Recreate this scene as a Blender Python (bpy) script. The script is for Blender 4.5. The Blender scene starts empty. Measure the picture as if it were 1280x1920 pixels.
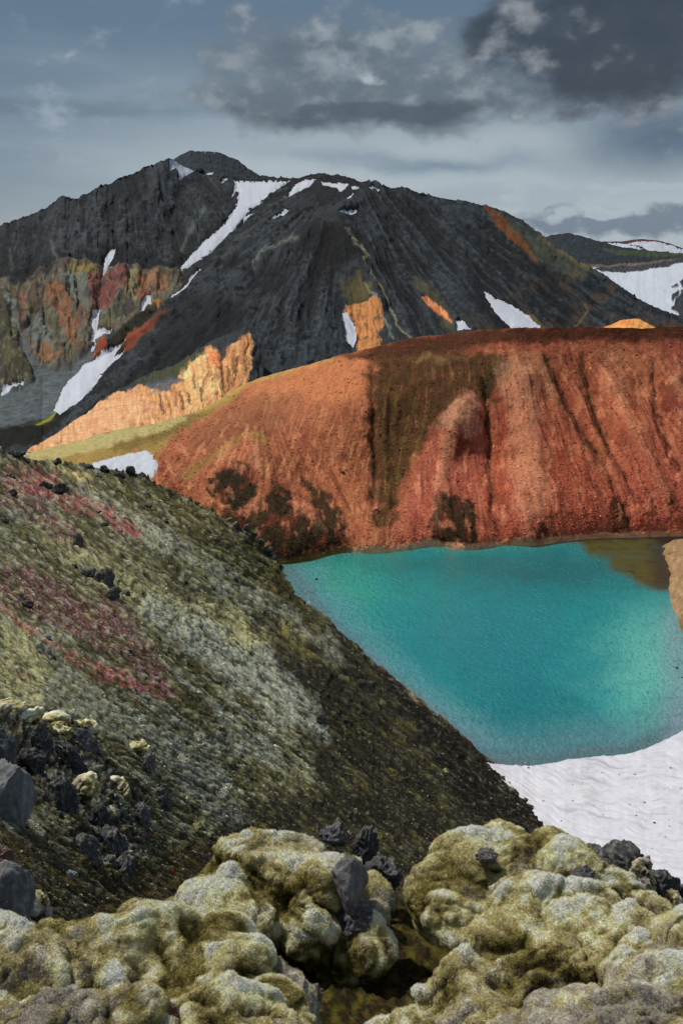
import bpy, bmesh, math, random, time
import numpy as np
T0 = time.time()
R = math.radians
random.seed(7)
rng = np.random.default_rng(7)
sc = bpy.context.scene
COL = sc.collection

# ------------------------------------------------------------------ camera
PITCH = R(18.0); LENS = 28.0; F = LENS/36*1920
CP, SP = math.cos(PITCH), math.sin(PITCH)
cam = bpy.data.cameras.new('camera'); cam.lens = LENS; cam.sensor_width = 36
cam.clip_start = 0.05; cam.clip_end = 30000
camo = bpy.data.objects.new('camera', cam); COL.objects.link(camo)
camo.rotation_euler = (math.pi/2-PITCH, 0, 0); sc.camera = camo
sc.view_settings.view_transform = 'Standard'; sc.view_settings.look = 'None'
sc.view_settings.gamma = 1; sc.view_settings.use_curve_mapping = False
sc.view_settings.exposure = 0.0
sc.cycles.max_bounces = 4; sc.cycles.diffuse_bounces = 2; sc.cycles.glossy_bounces = 2
sc.cycles.transmission_bounces = 2; sc.cycles.use_denoising = True

# ------------------------------------------------------------------ sun
SUN_AZ, SUN_EL = R(-48), R(50)      # azimuth from +Y (view direction), clockwise positive to +X
sun = bpy.data.lights.new('sun', 'SUN'); sun.energy = 3.3; sun.angle = R(4); sun.color = (1, .95, .88)
suno = bpy.data.objects.new('sun', sun); COL.objects.link(suno)
suno.rotation_euler = (math.pi/2-SUN_EL, 0, math.pi-SUN_AZ)
ILL = 0.72

def lin(c):
    c = np.asarray(c, float)/255
    return np.where(c <= .04045, c/12.92, ((c+.055)/1.055)**2.4)
def A(r, g, b):            # albedo of a surface that photographs as this colour under this light
    return np.minimum(lin((r, g, b))/ILL, .85)

def P(u, v, D):
    u = np.asarray(u, float); v = np.asarray(v, float); D = np.asarray(D, float)
    x = (u-640)/F*D; yc = -(v-960)/F*D
    return np.stack([x, D*CP+yc*SP, -D*SP+yc*CP], -1)
LAKE_Z = -60.0
def D_at(v, z): return -z/(SP+(np.asarray(v, float)-960)/F*CP)

# ------------------------------------------------------------------ sky
world = bpy.data.worlds.new('World'); sc.world = world; world.use_nodes = True
NT = world.node_tree; NT.nodes.clear()
class S:
    def __init__(s, v): s.v = v
    @staticmethod
    def m(op, *a, clamp=False):
        n = NT.nodes.new('ShaderNodeMath'); n.operation = op; n.use_clamp = clamp
        for i, q in enumerate(a):
            q = q.v if isinstance(q, S) else q
            if isinstance(q, (int, float)): n.inputs[i].default_value = q
            else: NT.links.new(q, n.inputs[i])
        return S(n.outputs[0])
    def __add__(s, o): return S.m('ADD', s, o)
    def __sub__(s, o): return S.m('SUBTRACT', s, o)
    def __mul__(s, o): return S.m('MULTIPLY', s, o)
    __radd__ = __add__; __rmul__ = __mul__
    def __rsub__(s, o): return S.m('SUBTRACT', o, s)
def smooth(x, a, b):
    n = NT.nodes.new('ShaderNodeMapRange'); n.interpolation_type = 'SMOOTHSTEP'
    NT.links.new(x.v, n.inputs[0]); n.inputs[1].default_value = a; n.inputs[2].default_value = b
    return S(n.outputs[0])
def mixc(f, a, b):
    n = NT.nodes.new('ShaderNodeMix'); n.data_type = 'RGBA'
    if isinstance(f, S): NT.links.new(f.v, n.inputs[0])
    else: n.inputs[0].default_value = f
    for i, q in ((6, a), (7, b)):
        if isinstance(q, (tuple, list, np.ndarray)): n.inputs[i].default_value = tuple(float(z) for z in q)+(1,)
        else: NT.links.new(q, n.inputs[i])
    return n.outputs[2]
tc = NT.nodes.new('ShaderNodeTexCoord'); sx = NT.nodes.new('ShaderNodeSeparateXYZ')
NT.links.new(tc.outputs['Generated'], sx.inputs[0])
X, Y, Z = (S(sx.outputs[i]) for i in range(3))
az = S.m('ARCTAN2', X, Y)*57.2958
el = S.m('ARCSINE', S.m('MINIMUM', S.m('MAXIMUM', Z, -1.0), 1.0))*57.2958
def noise(x, y, z=0.0, scale=1.0, detail=8, rough=.55, dist=0.0):
    cb = NT.nodes.new('ShaderNodeCombineXYZ')
    for i, q in enumerate((x, y, z)):
        if isinstance(q, S): NT.links.new(q.v, cb.inputs[i])
        else: cb.inputs[i].default_value = q
    n = NT.nodes.new('ShaderNodeTexNoise'); NT.links.new(cb.outputs[0], n.inputs['Vector'])
    n.inputs['Scale'].default_value = scale; n.inputs['Detail'].default_value = detail
    n.inputs['Roughness'].default_value = rough; n.inputs['Distortion'].default_value = dist
    return S(n.outputs[0])
def ae(u, v):
    p = P(u, v, 1.0); p = p/np.linalg.norm(p)
    return math.degrees(math.atan2(p[0], p[1])), math.degrees(math.asin(p[2]))
w1 = noise(az, el*1.7, 3.0, .12, 6, .6); w2 = noise(az, el*1.7, 9.0, .12, 6, .6)
waz = az+(w1-.5)*7.0; wel = el+(w2-.5)*3.0
def blob(u, v, su, sv, tilt=0.0):      # centre and half size in picture pixels turned into degrees
    a0, e0 = ae(u, v); ka = 24.0/640; ke = .034
    da = (waz-a0)*(1/(su*ka)); de = (wel-e0)
    if tilt: de = de+(waz-a0)*tilt
    de = de*(1/(sv*ke))
    return S.m('EXPONENT', (da*da+de*de)*-1.0)
fine = (noise(az, el*1.7, 1.0, .24, 10, .54)-.5)*1.6+.5
puff = (noise(az, el*1.45, 40.0, .40, 9, .50)-.5)*1.9+.5
wisp = (noise(az*.6, el*2.4, 21.0, .40, 10, .62)-.5)*1.5+.5
streak = noise(az*.30+el*.10, el*1.9, 5.0, .22, 7, .5)
def lay(b, m, c, k=1.0):
    return mixc(S.m('MULTIPLY', m, k, clamp=True), b, lin(c))
low = smooth(el, 3.0, 14.5)
base = mixc(low, lin((172, 184, 192)), lin((92, 114, 134)))
left = smooth(az, -2.0, -24.0)
base = mixc(left*.7, base, lin((88, 111, 132)))
base = mixc(smooth(streak, .42, .66)*.28*smooth(el, 16.0, 8.0), base, lin((158, 172, 182)))
base = lay(base, smooth(streak+blob(140, 210, 260, 26)*.3, .58, .82), (88, 106, 122), .6)
base = lay(base, blob(730, 300, 190, 17, .055)*1.3, (76, 106, 134), .95)
base = lay(base, blob(1230, 260, 130, 60)*1.2, (86, 104, 124), .85)
base = lay(base, blob(560, 310, 260, 34)+blob(900, 270, 160, 22)*.7, (172, 183, 189), .75)
# low cumulus near the right horizon
base = lay(base, smooth(fine+blob(980, 372, 240, 30)*.5, .60, .95), (158, 171, 182), .8)
base = lay(base, smooth(puff*.6+fine*.4+blob(1190, 415, 240, 34)*.55, .68, .95), (104, 121, 140), .9)
base = lay(base, smooth(puff+blob(1130, 388, 60, 13)*.5+blob(1000, 405, 70, 18)*.45+blob(900, 385, 50, 14)*.35, .80, 1.12), (176, 188, 199), .85)
base = lay(base, smooth(wisp+blob(1200, 350, 160, 10)*.5, .80, 1.05), (170, 182, 192), .7)
base = lay(base, smooth(streak+blob(60, 410, 160, 18)*.3, .6, .85), (156, 166, 174), .6)
# grey deck over the middle
m1 = blob(740, 120, 270, 90)*.58+blob(520, 120, 130, 80)*.42+blob(440, 190, 70, 20)*.4+blob(740, 205, 300, 30)*.4+blob(960, 190, 150, 50)*.35
c1 = smooth(fine*.6+puff*.4+m1, .66, 1.12)
base = lay(base, c1, (104, 116, 126), .92)
base = lay(base, smooth(puff+m1*.45, .72, 1.08)*c1, (136, 146, 154), .8)
base = lay(base, smooth(puff*-1.0+m1*.7, -.25, .3)*c1, (84, 95, 106), .65)
base = lay(base, smooth(puff*.7+fine*.3+blob(620, 60, 170, 55)*.4+blob(880, 110, 150, 60)*.4, .78, 1.15)*c1, (152, 161, 168), .75)
base = lay(base, smooth(fine*.7+puff*.3+blob(730, 205, 290, 20)*.75+blob(790, 95, 90, 24)*.45+blob(560, 95, 60, 30)*.3, .78, 1.15), (68, 79, 90), .85)
base = lay(base, smooth(puff+blob(690, 150, 60, 20)*.6+blob(980, 225, 60, 14)*.3, .92, 1.3), (176, 181, 187), .9)
# heavy dark cloud, upper right
m2 = blob(1180, 60, 220, 95)*.85+blob(925, 55, 70, 26)*.45+blob(1400, 60, 330, 150)*.6+blob(1130, 170, 90, 30)*.3
c2 = smooth(fine*.7+puff*.3+m2, .72, 1.14)
base = lay(base, c2, (70, 79, 89), .92)
base = lay(base, smooth(puff+m2*.3, .60, 1.05)*c2, (104, 112, 120), .7)
base = lay(base, smooth(fine+m2*.9, .9, 1.4), (47, 55, 64), .85)
base = lay(base, smooth(puff+blob(965, 110, 60, 50)*.40+blob(940, 25, 70, 24)*.35+blob(1262, 200, 60, 26)*.5+blob(1090, 10, 60, 20)*.3, .66, 1.2), (158, 162, 167), .7)
# the deck goes on out of the frame
out = smooth(el, 18.0, 40.0)
base = lay(base, out, (124, 136, 148), .8)
sky = NT.nodes.new('ShaderNodeTexSky'); sky.sky_type = 'NISHITA'; sky.sun_disc = False
sky.sun_elevation = SUN_EL; sky.sun_rotation = SUN_AZ % (2*math.pi)
STR = .1
sc10 = NT.nodes.new('ShaderNodeVectorMath'); sc10.operation = 'SCALE'; sc10.inputs['Scale'].default_value = 1/STR
NT.links.new(base, sc10.inputs[0])
fin = mixc(.08, sc10.outputs[0], sky.outputs[0])
bg = NT.nodes.new('ShaderNodeBackground'); bg.inputs['Strength'].default_value = STR
NT.links.new(fin, bg.inputs['Color'])
wo = NT.nodes.new('ShaderNodeOutputWorld'); NT.links.new(bg.outputs[0], wo.inputs[0])
world.cycles.sampling_method = 'MANUAL'; world.cycles.sample_map_resolution = 512

# ------------------------------------------------------------------ numpy noise
_p = rng.permutation(512).astype(np.int32); _p = np.concatenate([_p, _p, _p, _p])
_g = rng.uniform(0, 2*math.pi, 512); _gx = np.cos(_g).astype(np.float32); _gy = np.sin(_g).astype(np.float32)
def perlin2(x, y):
    x = np.asarray(x, np.float32); y = np.asarray(y, np.float32)
    xi = np.floor(x); yi = np.floor(y); fx = x-xi; fy = y-yi
    xi = xi.astype(np.int32) & 511; yi = yi.astype(np.int32) & 511
    x1 = (xi+1) & 511; y1 = (yi+1) & 511
    pa = _p[xi]; pb = _p[x1]
    h00 = _p[pa+yi]; h10 = _p[pb+yi]; h01 = _p[pa+y1]; h11 = _p[pb+y1]
    sx_ = fx*fx*fx*(fx*(fx*6-15)+10); sy_ = fy*fy*fy*(fy*(fy*6-15)+10)
    a = _gx[h00]*fx+_gy[h00]*fy; b = _gx[h10]*(fx-1)+_gy[h10]*fy
    c = _gx[h01]*fx+_gy[h01]*(fy-1); d = _gx[h11]*(fx-1)+_gy[h11]*(fy-1)
    a += sx_*(b-a); c += sx_*(d-c)
    return (a+sy_*(c-a))*1.4
def fbm(x, y, o=4, lac=2.03, gain=.5):
    s = 0; a = 1.0; t = 0
    for i in range(o):
        s = s+a*perlin2(x+17.3*i, y-9.1*i); t += a; a *= gain; x = x*lac; y = y*lac
    return s/t
def ridged(x, y, o=4, lac=2.1, gain=.5):
    s = 0; a = 1.0; t = 0
    for i in range(o):
        s = s+a*(1-2*np.abs(perlin2(x+31.7*i, y+5.3*i))); t += a; a *= gain; x = x*lac; y = y*lac
    return s/t
_g3 = rng.normal(size=(512, 3)).astype(np.float32); _g3 /= np.linalg.norm(_g3, axis=1)[:, None]
def perlin3(x, y, z):
    q = [np.asarray(w, np.float32) for w in (x, y, z)]
    fl = [np.floor(w) for w in q]; fr = [w-f for w, f in zip(q, fl)]
    i0 = [f.astype(np.int32) & 511 for f in fl]; i1 = [(i+1) & 511 for i in i0]
    sm = [f*f*f*(f*(f*6-15)+10) for f in fr]
    r = 0
    for cx in (0, 1):
        px = _p[(i1 if cx else i0)[0]]; wx = sm[0] if cx else 1-sm[0]
        for cy in (0, 1):
            py = _p[px+(i1 if cy else i0)[1]]; wy = sm[1] if cy else 1-sm[1]
            for cz in (0, 1):
                h = _p[py+(i1 if cz else i0)[2]]; wz = sm[2] if cz else 1-sm[2]
                g = _g3[h]
                r = r+wx*wy*wz*(g[..., 0]*(fr[0]-cx)+g[..., 1]*(fr[1]-cy)+g[..., 2]*(fr[2]-cz))
    return r*1.5
def fbm3(p, s, o=4, gain=.5, off=0.0):
    r = 0; a = 1.0; t = 0; k = s
    for i in range(o):
        r = r+a*perlin3(p[:, 0]*k+off+i*7.7, p[:, 1]*k-off+i*3.1, p[:, 2]*k+off*.5); t += a; a *= gain; k *= 2.07
    return r/t
def bil3(p, s, o=3, gain=.5, off=0.0):      # billow: rounded lumps parted by creases
    r = 0; a = 1.0; t = 0; k = s
    for i in range(o):
        r = r+a*(np.abs(perlin3(p[:, 0]*k+off+i*7.7, p[:, 1]*k-off+i*3.1, p[:, 2]*k+off*.5))*2-.5); t += a; a *= gain; k *= 2.07
    return r/t
def sst(x, a, b):
    t = np.clip((x-a)/(b-a), 0, 1); return t*t*(3-2*t)

# ------------------------------------------------------------------ tracing helpers
def poly_sdf(u, v, pts):                    # >0 inside, pixels
    pts = np.asarray(pts, float); d = np.full(u.shape, 1e9, np.float32); ins = np.zeros(u.shape, bool)
    n = len(pts)
    for i in range(n):
        a = pts[i]; b = pts[(i+1) % n]; e = b-a; L = max(e@e, 1e-6)
        t = np.clip(((u-a[0])*e[0]+(v-a[1])*e[1])/L, 0, 1)
        dx = u-a[0]-t*e[0]; dy = v-a[1]-t*e[1]; d = np.minimum(d, dx*dx+dy*dy)
        c = ((a[1] > v) != (b[1] > v))
        if abs(e[1]) > 1e-9: ins ^= c & (u < (v-a[1])*e[0]/e[1]+a[0])
    d = np.sqrt(d); return np.where(ins, d, -d)
def line_dist(u, v, pts):
    pts = np.asarray(pts, float); d = np.full(u.shape, 1e9, np.float32); tt = np.zeros(u.shape, np.float32); n = len(pts)-1
    for i in range(n):
        a = pts[i]; b = pts[i+1]; e = b-a; L = max(e@e, 1e-6)
        t = np.clip(((u-a[0])*e[0]+(v-a[1])*e[1])/L, 0, 1)
        dx = u-a[0]-t*e[0]; dy = v-a[1]-t*e[1]; q = dx*dx+dy*dy
        m = q < d; d = np.where(m, q, d); tt = np.where(m, (i+t)/n, tt)
    return np.sqrt(d), tt
class Canvas:
    """albedo of a sheet, traced by regions of the ground"""
    def __init__(s, u, v, base):
        s.u, s.v = u.astype(np.float32), v.astype(np.float32)
        s.c = np.empty(u.shape+(3,), np.float32); s.c[:] = base
        s.wx = {}; 
    def warp(s, k):
        if k not in s.wx:
            s.wx[k] = (fbm(s.u/k+3, s.v/k+8, 4), fbm(s.u/k+40, s.v/k+90, 4))
        return s.wx[k]
    def mask(s, pts, soft=4, warp=6, ws=24):
        p = np.asarray(pts, float); pad = soft+warp*2+4
        m = (s.u > p[:, 0].min()-pad) & (s.u < p[:, 0].max()+pad) & (s.v > p[:, 1].min()-pad) & (s.v < p[:, 1].max()+pad)
        r = np.zeros(s.u.shape, np.float32)
        if m.any():
            a, b = s.warp(ws)
            r[m] = sst(poly_sdf(s.u[m]+a[m]*warp*1.6, s.v[m]+b[m]*warp*1.6, p), -soft/2, soft/2)
        return r
    def lmask(s, pts, w, warp=3, ws=24):
        p = np.asarray(pts, float); pad = w*3+warp*2
        m = (s.u > p[:, 0].min()-pad) & (s.u < p[:, 0].max()+pad) & (s.v > p[:, 1].min()-pad) & (s.v < p[:, 1].max()+pad)
        r = np.zeros(s.u.shape, np.float32)
        if m.any():
            a, b = s.warp(ws)
            d, t = line_dist(s.u[m]+a[m]*warp*1.6, s.v[m]+b[m]*warp*1.6, p)
            r[m] = np.exp(-(d/w)**2)
        return r
    def put(s, m, col, k=1.0):
        m = np.clip(m*k, 0, 1)[..., None]; s.c = s.c*(1-m)+np.asarray(col, np.float32)*m
    def poly(s, pts, col, k=1.0, soft=4, warp=6, ws=24, mul=None):
        m = s.mask(pts, soft, warp, ws)
        if mul is not None: m = m*mul
        s.put(m, col, k); return m
    def line(s, pts, col, w, k=1.0, warp=3, ws=24, mul=None):
        m = s.lmask(pts, w, warp, ws)
        if mul is not None: m = m*mul
        s.put(m, col, k); return m
def tps(ctrl, U, V):
    c = np.asarray(ctrl, float); x = c[:, :2]/500; y = np.log(c[:, 2]); n = len(c)
    def ph(r2): return np.where(r2 > 0, r2*np.log(r2+1e-12), 0)
    d = ((x[:, None]-x[None])**2).sum(-1)
    K = np.zeros((n+3, n+3)); K[:n, :n] = ph(d)+np.eye(n)*6e-4; K[:n, n] = 1; K[:n, n+1:] = x; K[n, :n] = 1; K[n+1:, :n] = x.T
    w = np.linalg.solve(K, np.concatenate([y, np.zeros(3)]))
    q = np.stack([U.ravel(), V.ravel()], -1)/500
    r = ph(((q[:, None]-x[None])**2).sum(-1))@w[:n]+w[n]+q@w[n+1:]
    return np.exp(r).reshape(U.shape)
def _cub(a, n):
    x = np.linspace(0, a.shape[0]-1, n); i = np.minimum(x.astype(int), a.shape[0]-2); f = (x-i)[:, None]
    m = a.shape[0]-1; p = [a[np.clip(i+k, 0, m)] for k in (-1, 0, 1, 2)]
    return ((1-f)**3*p[0]+(3*f**3-6*f*f+4)*p[1]+(-3*f**3+3*f*f+3*f+1)*p[2]+f**3*p[3])/6
def upsample(a, nr, nc): return _cub(_cub(a, nr).T, nc).T
def normals(G):
    du = np.gradient(G, axis=1); dv = np.gradient(G, axis=0)
    n = np.cross(dv, du); n /= np.linalg.norm(n, axis=-1, keepdims=True)+1e-12
    flip = (n*G).sum(-1) > 0            # face the side the viewer stands on
    n[flip] *= -1
    return n

MATS = {}
def terrain_mat(name, nscale, var=.35, bump=.5, bscale=None, rough=.95, bdist=.1, stretch=(1, 1, 1), spec=.15, fscale=None, sss=0):
    m = bpy.data.materials.new(name); m.use_nodes = True; nt = m.node_tree; b = nt.nodes['Principled BSDF']
    at = nt.nodes.new('ShaderNodeAttribute'); at.attribute_name = 'Col'
    tc = nt.nodes.new('ShaderNodeTexCoord'); mp = nt.nodes.new('ShaderNodeMapping'); mp.inputs['Scale'].default_value = stretch
    nt.links.new(tc.outputs['Object'], mp.inputs[0])
    n1 = nt.nodes.new('ShaderNodeTexNoise'); n1.inputs['Scale'].default_value = nscale; n1.inputs['Detail'].default_value = 6; n1.inputs['Roughness'].default_value = .7
    nt.links.new(mp.outputs[0], n1.inputs[0])
    mr = nt.nodes.new('ShaderNodeMapRange'); mr.inputs[1].default_value = .3; mr.inputs[2].default_value = .7
    mr.inputs[3].default_value = 1-var; mr.inputs[4].default_value = 1+var
    nt.links.new(n1.outputs[0], mr.inputs[0])
    mx = nt.nodes.new('ShaderNodeVectorMath'); mx.operation = 'SCALE'
    nt.links.new(at.outputs['Color'], mx.inputs[0]); nt.links.new(mr.outputs[0], mx.inputs['Scale'])
    nt.links.new(mx.outputs[0], b.inputs['Base Color'])
    n2 = nt.nodes.new('ShaderNodeTexNoise'); n2.inputs['Scale'].default_value = bscale or nscale*1.7; n2.inputs['Detail'].default_value = 7; n2.inputs['Roughness'].default_value = .7
    nt.links.new(mp.outputs[0], n2.inputs[0])
    bp = nt.nodes.new('ShaderNodeBump'); bp.inputs['Strength'].default_value = bump; bp.inputs['Distance'].default_value = bdist
    nt.links.new(n2.outputs[0], bp.inputs['Height']); nt.links.new(bp.outputs[0], b.inputs['Normal'])
    b.inputs['Roughness'].default_value = rough; b.inputs['Specular IOR Level'].default_value = spec
    MATS[name] = m; return m

def link_mesh(name, V, Fc, mat, col=None, smooth=True, parent=None):
    me = bpy.data.meshes.new(name)
    V = np.ascontiguousarray(V, np.float32); Fc = np.ascontiguousarray(Fc, np.int32)
    me.vertices.add(len(V)); me.vertices.foreach_set('co', V.ravel())
    k = Fc.shape[1]; me.loops.add(Fc.size); me.loops.foreach_set('vertex_index', Fc.ravel())
    me.polygons.add(len(Fc)); me.polygons.foreach_set('loop_start', np.arange(0, Fc.size, k, dtype=np.int32))
    me.update(calc_edges=True)
    me.polygons.foreach_set('use_smooth', np.full(len(Fc), smooth))
    if col is not None:
        a = me.color_attributes.new('Col', 'FLOAT_COLOR', 'POINT')
        q = np.ones((len(V), 4), np.float32); q[:, :3] = col; a.data.foreach_set('color', q.ravel())
    if mat: me.materials.append(mat)
    o = bpy.data.objects.new(name, me); COL.objects.link(o); o.parent = parent
    return o
def grid_faces(nr, nc, keep=None, off=0):
    i = np.arange(nr*nc).reshape(nr, nc)
    f = np.stack([i[:-1, :-1], i[1:, :-1], i[1:, 1:], i[:-1, 1:]], -1)
    return (f[keep] if keep is not None else f.reshape(-1, 4))+off
def tag(o, label=None, cat=None, group=None, kind=None):
    for k, v in (('label', label), ('category', cat), ('group', group), ('kind', kind)):
        if v: o[k] = v
    return o

class Sheet:
    """terrain surface: visible face lofted between a crest line and a foot line, then the far side of the crest"""
    def __init__(s, name, top, bot, ctrl, u0, u1, nc, nr, topnoise=(2.5, 14)):
        s.name = name; s.nc, s.nr, s.u0, s.u1 = nc, nr, u0, u1
        top = np.asarray(top, float); bot = np.asarray(bot, float)
        s.us = np.linspace(u0, u1, nc)
        s.vt = np.interp(s.us, top[:, 0], top[:, 1])
        if topnoise[0]: s.vt = s.vt+fbm(s.us/topnoise[1], s.us*0+3.3+nc, 4)*topnoise[0]
        s.vb = np.interp(s.us, bot[:, 0], bot[:, 1])
        t = np.linspace(0, 1, nr)[:, None]
        s.u = np.repeat(s.us[None], nr, 0); s.v = s.vt[None]+(s.vb-s.vt)[None]*t
        cu = np.linspace(0, nc-1, 70).astype(int); cr = np.linspace(0, nr-1, 50).astype(int)
        s.D = upsample(tps(ctrl, s.u[cr][:, cu], s.v[cr][:, cu]), nr, nc)
        s.G = P(s.u, s.v, s.D)
        s.h = np.zeros(s.u.shape, np.float32)      # relief in pixels at that distance
        s.flat = np.ones(s.u.shape, np.float32)
        s.cv = Canvas(s.u, s.v, A(60, 60, 60))
    def relief(s, lim=None):
        n = normals(s.G); k = (s.h*s.flat*s.D/F)[..., None]
        s.G2 = s.G+n*k; s.n = normals(s.G2)
    def at(s, u, v):                                # point, normal on the finished surface
        c = np.clip((np.asarray(u, float)-s.u0)/(s.u1-s.u0)*(s.nc-1), 0, s.nc-1.001); ci = c.astype(int); fc = c-ci
        vt = s.vt[ci]*(1-fc)+s.vt[ci+1]*fc; vb = s.vb[ci]*(1-fc)+s.vb[ci+1]*fc
        r = np.clip((v-vt)/(vb-vt)*(s.nr-1), 0, s.nr-1.001); ri = r.astype(int); fr = r-ri
        def q(a):
            f1, f2 = (fc[..., None], fr[..., None]) if a.ndim == 3 else (fc, fr)
            return a[ri, ci]*(1-f2)*(1-f1)+a[ri+1, ci]*f2*(1-f1)+a[ri, ci+1]*(1-f2)*f1+a[ri+1, ci+1]*f2*f1
        return q(s.G2), q(s.n), q(s.D)
    def build(s, mat, back=(60, 24, .55), lift=0, kind='structure'):
        L, nb, slope = back
        g = s.G2[0]; d = g[:, :2]/np.linalg.norm(g[:, :2], axis=1, keepdims=True)
        q = (np.linspace(0, 1, nb+1)[1:]**1.6)*L
        rows = []
        for x in q[::-1]:
            r = g.copy(); r[:, :2] += d*x
            r[:, 2] -= x*slope*min(1, x/(L*.12)+.25)+0
            r[:, 2] += fbm(s.us/30, s.us*0+x/L*6, 3)*L*.03*min(1, x/(L*.1))
            rows.append(r)
        G = np.concatenate([np.stack(rows), s.G2], 0)
        C = np.concatenate([np.repeat(s.cv.c[:1], nb, 0), s.cv.c], 0)
        o = link_mesh(s.name, G.reshape(-1, 3), grid_faces(G.shape[0], s.nc), mat, np.clip(C, 0.004, .9).reshape(-1, 3))
        tag(o, kind=kind); s.o = o
        return o

def fan(u, v, au, av):
    dx = u-au; dy = v-av
    return np.arctan2(dx, dy), np.sqrt(dx*dx+dy*dy)

SNOW = None
def snow_patch(sheet, pts, label, thick=1.2, warp=2.0, ws=16, dirt=.25, name='snow_patch', cat='snow patch', group='old snow patches lying on the dark mountain', res=1.6, holes=7.0):
    p = np.asarray(pts, float); pad = 4
    a, b = p.min(0)-pad, p.max(0)+pad
    nc = max(8, int((b[0]-a[0])/res)); nr = max(8, int((b[1]-a[1])/res))
    U, V = np.meshgrid(np.linspace(a[0], b[0], nc), np.linspace(a[1], b[1], nr))
    wx = fbm(U/ws+5, V/ws, 4)*warp*1.5; wy = fbm(U/ws+50, V/ws+9, 4)*warp*1.5
    sd = poly_sdf(U+wx, V+wy, p)-np.clip(fbm((U+V)/5+3, (U-V)/14, 3)-.05, 0, 1)*holes
    G, n, D = sheet.at(U, V)
    h = np.where(sd > 0, (.35+np.minimum(sd, 8)/8)*thick, -1.5+0*sd)
    G = G+n*(h*D/F)[..., None]
    ins = sd > -res*1.1
    keep = ins[:-1, :-1] | ins[1:, :-1] | ins[1:, 1:] | ins[:-1, 1:]
    f = fbm(U/9, V/20, 4); g2 = fbm(U/40, V/40, 3)
    c = np.clip((A(172, 175, 183)[None, None]*(1+.07*f+.08*g2)[..., None]), 0, .88)
    dm = (sst(fbm(U/9+9, V/9, 4), .1, .6)*dirt+np.exp(-np.maximum(sd, 0)/2.0)*.25)[..., None]
    c = c*(1-dm)+A(140, 140, 142)*dm
    fc = grid_faces(nr, nc, keep); used = np.unique(fc); mp = np.full(nr*nc, -1); mp[used] = np.arange(len(used))
    o = link_mesh(name, G.reshape(-1, 3)[used], mp[fc], MATS['snow'], c.reshape(-1, 3)[used])
    return tag(o, label, cat, group)

terrain_mat('snow', .5, .07, .5, .9, .75, .3, spec=.25)
terrain_mat('far_rock', .05, .3, .8, .12, .95, 1.6)
terrain_mat('mountain_scree', .06, .22, .5, .14, .95, 1.8)
terrain_mat('ochre_clay', .18, .3, .8, .4, .95, .6)
terrain_mat('red_scree', .5, .26, .8, 1.1, .95, .35)
terrain_mat('moss_slope', 3.0, .5, 1.0, 5.0, .95, .12)
terrain_mat('moss', 40.0, .4, 1.0, 80.0, 1.0, .02, spec=.05)
terrain_mat('basalt', 9.0, .35, .9, 22.0, .85, .03, spec=.3)
terrain_mat('bank_sand', .8, .3, .7, 2.0, .95, .15)
#==MARK_TERRAIN==
def carve(s, pts, w, amp, warp=4, ws=30, taper=True):
    p = np.asarray(pts, float); pad = w*2.6+warp*2
    m = (s.u > p[:, 0].min()-pad) & (s.u < p[:, 0].max()+pad) & (s.v > p[:, 1].min()-pad) & (s.v < p[:, 1].max()+pad)
    if not m.any(): return
    a, b = s.cv.warp(ws)
    d, t = line_dist(s.u[m]+a[m]*warp*1.6, s.v[m]+b[m]*warp*1.6, p)
    k = np.exp(-(d/w)**2)
    if taper: k = k*np.sqrt(np.clip(np.minimum(t*5, (1-t)*5)+.15, 0, 1))
    s.h[m] += amp*k

# ================================================================== far hills
s = Sheet('snowy_hill', [(1040, 470), (1100, 460), (1130, 453), (1165, 453), (1200, 448), (1230, 450), (1255, 457), (1285, 468), (1420, 500)],
          [(1040, 560), (1420, 560)], [(1040, 470, 3300), (1420, 500, 3300), (1200, 448, 3500), (1040, 560, 2500), (1420, 560, 2500), (1230, 500, 2900)], 1040, 1420, 190, 60, (1, 20))
s.h += fbm(s.u/30, s.v/14, 4)*2
s.cv.c[:] = A(40, 45, 50); s.cv.poly([(1160, 452), (1200, 444), (1240, 448), (1250, 456), (1210, 451), (1180, 456)], A(80, 45, 48), warp=1)
s.relief(); s.build(MATS['far_rock'], (900, 8, .3))
snow_patch(s, [(1172, 458), (1190, 453), (1215, 452), (1240, 455), (1262, 461), (1300, 474), (1300, 482), (1262, 476), (1235, 474), (1212, 471), (1200, 463)], 'broad snow cap on the most distant round hill at the right horizon', 1, 1, group='snow on the far hills')
snow_patch(s, [(1124, 456), (1150, 455), (1180, 458), (1200, 464), (1208, 470), (1190, 470), (1160, 466), (1140, 463)], 'thin snow strip between the dark hill and the distant round snow cap', 1, 1, group='snow on the far hills')

s = Sheet('dark_hill', [(940, 520), (990, 462), (1010, 447), (1040, 441), (1065, 439), (1090, 444), (1118, 452), (1145, 461), (1180, 467), (1230, 472), (1285, 478), (1420, 495)],
          [(940, 560), (1420, 560)], [(940, 520, 1900), (1065, 439, 2200), (1420, 495, 2100), (1000, 560, 1500), (1420, 560, 1500), (1150, 490, 1800)], 940, 1420, 300, 90, (1.2, 16))
s.h += ridged(s.u/28, s.v/22, 5)*3+fbm(s.u/9, s.v/9, 3)*1.5
c = s.cv; c.c[:] = A(34, 40, 46)
n_ = fbm(s.u/6, s.v/6, 4)
c.put(sst(n_, .0, .6), A(60, 62, 70), .6); c.put(sst(fbm(s.u/18, s.v/6, 4), 0, .5), A(34, 42, 26), .8)
c.poly([(1120, 466), (1200, 472), (1290, 476), (1290, 484), (1220, 484), (1150, 478)], A(58, 66, 44), .8, 6, 3)
c.poly([(1085, 498), (1130, 498), (1200, 494), (1290, 484), (1290, 487), (1200, 500), (1120, 503)], A(104, 88, 78), .8, 3, 2)
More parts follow.
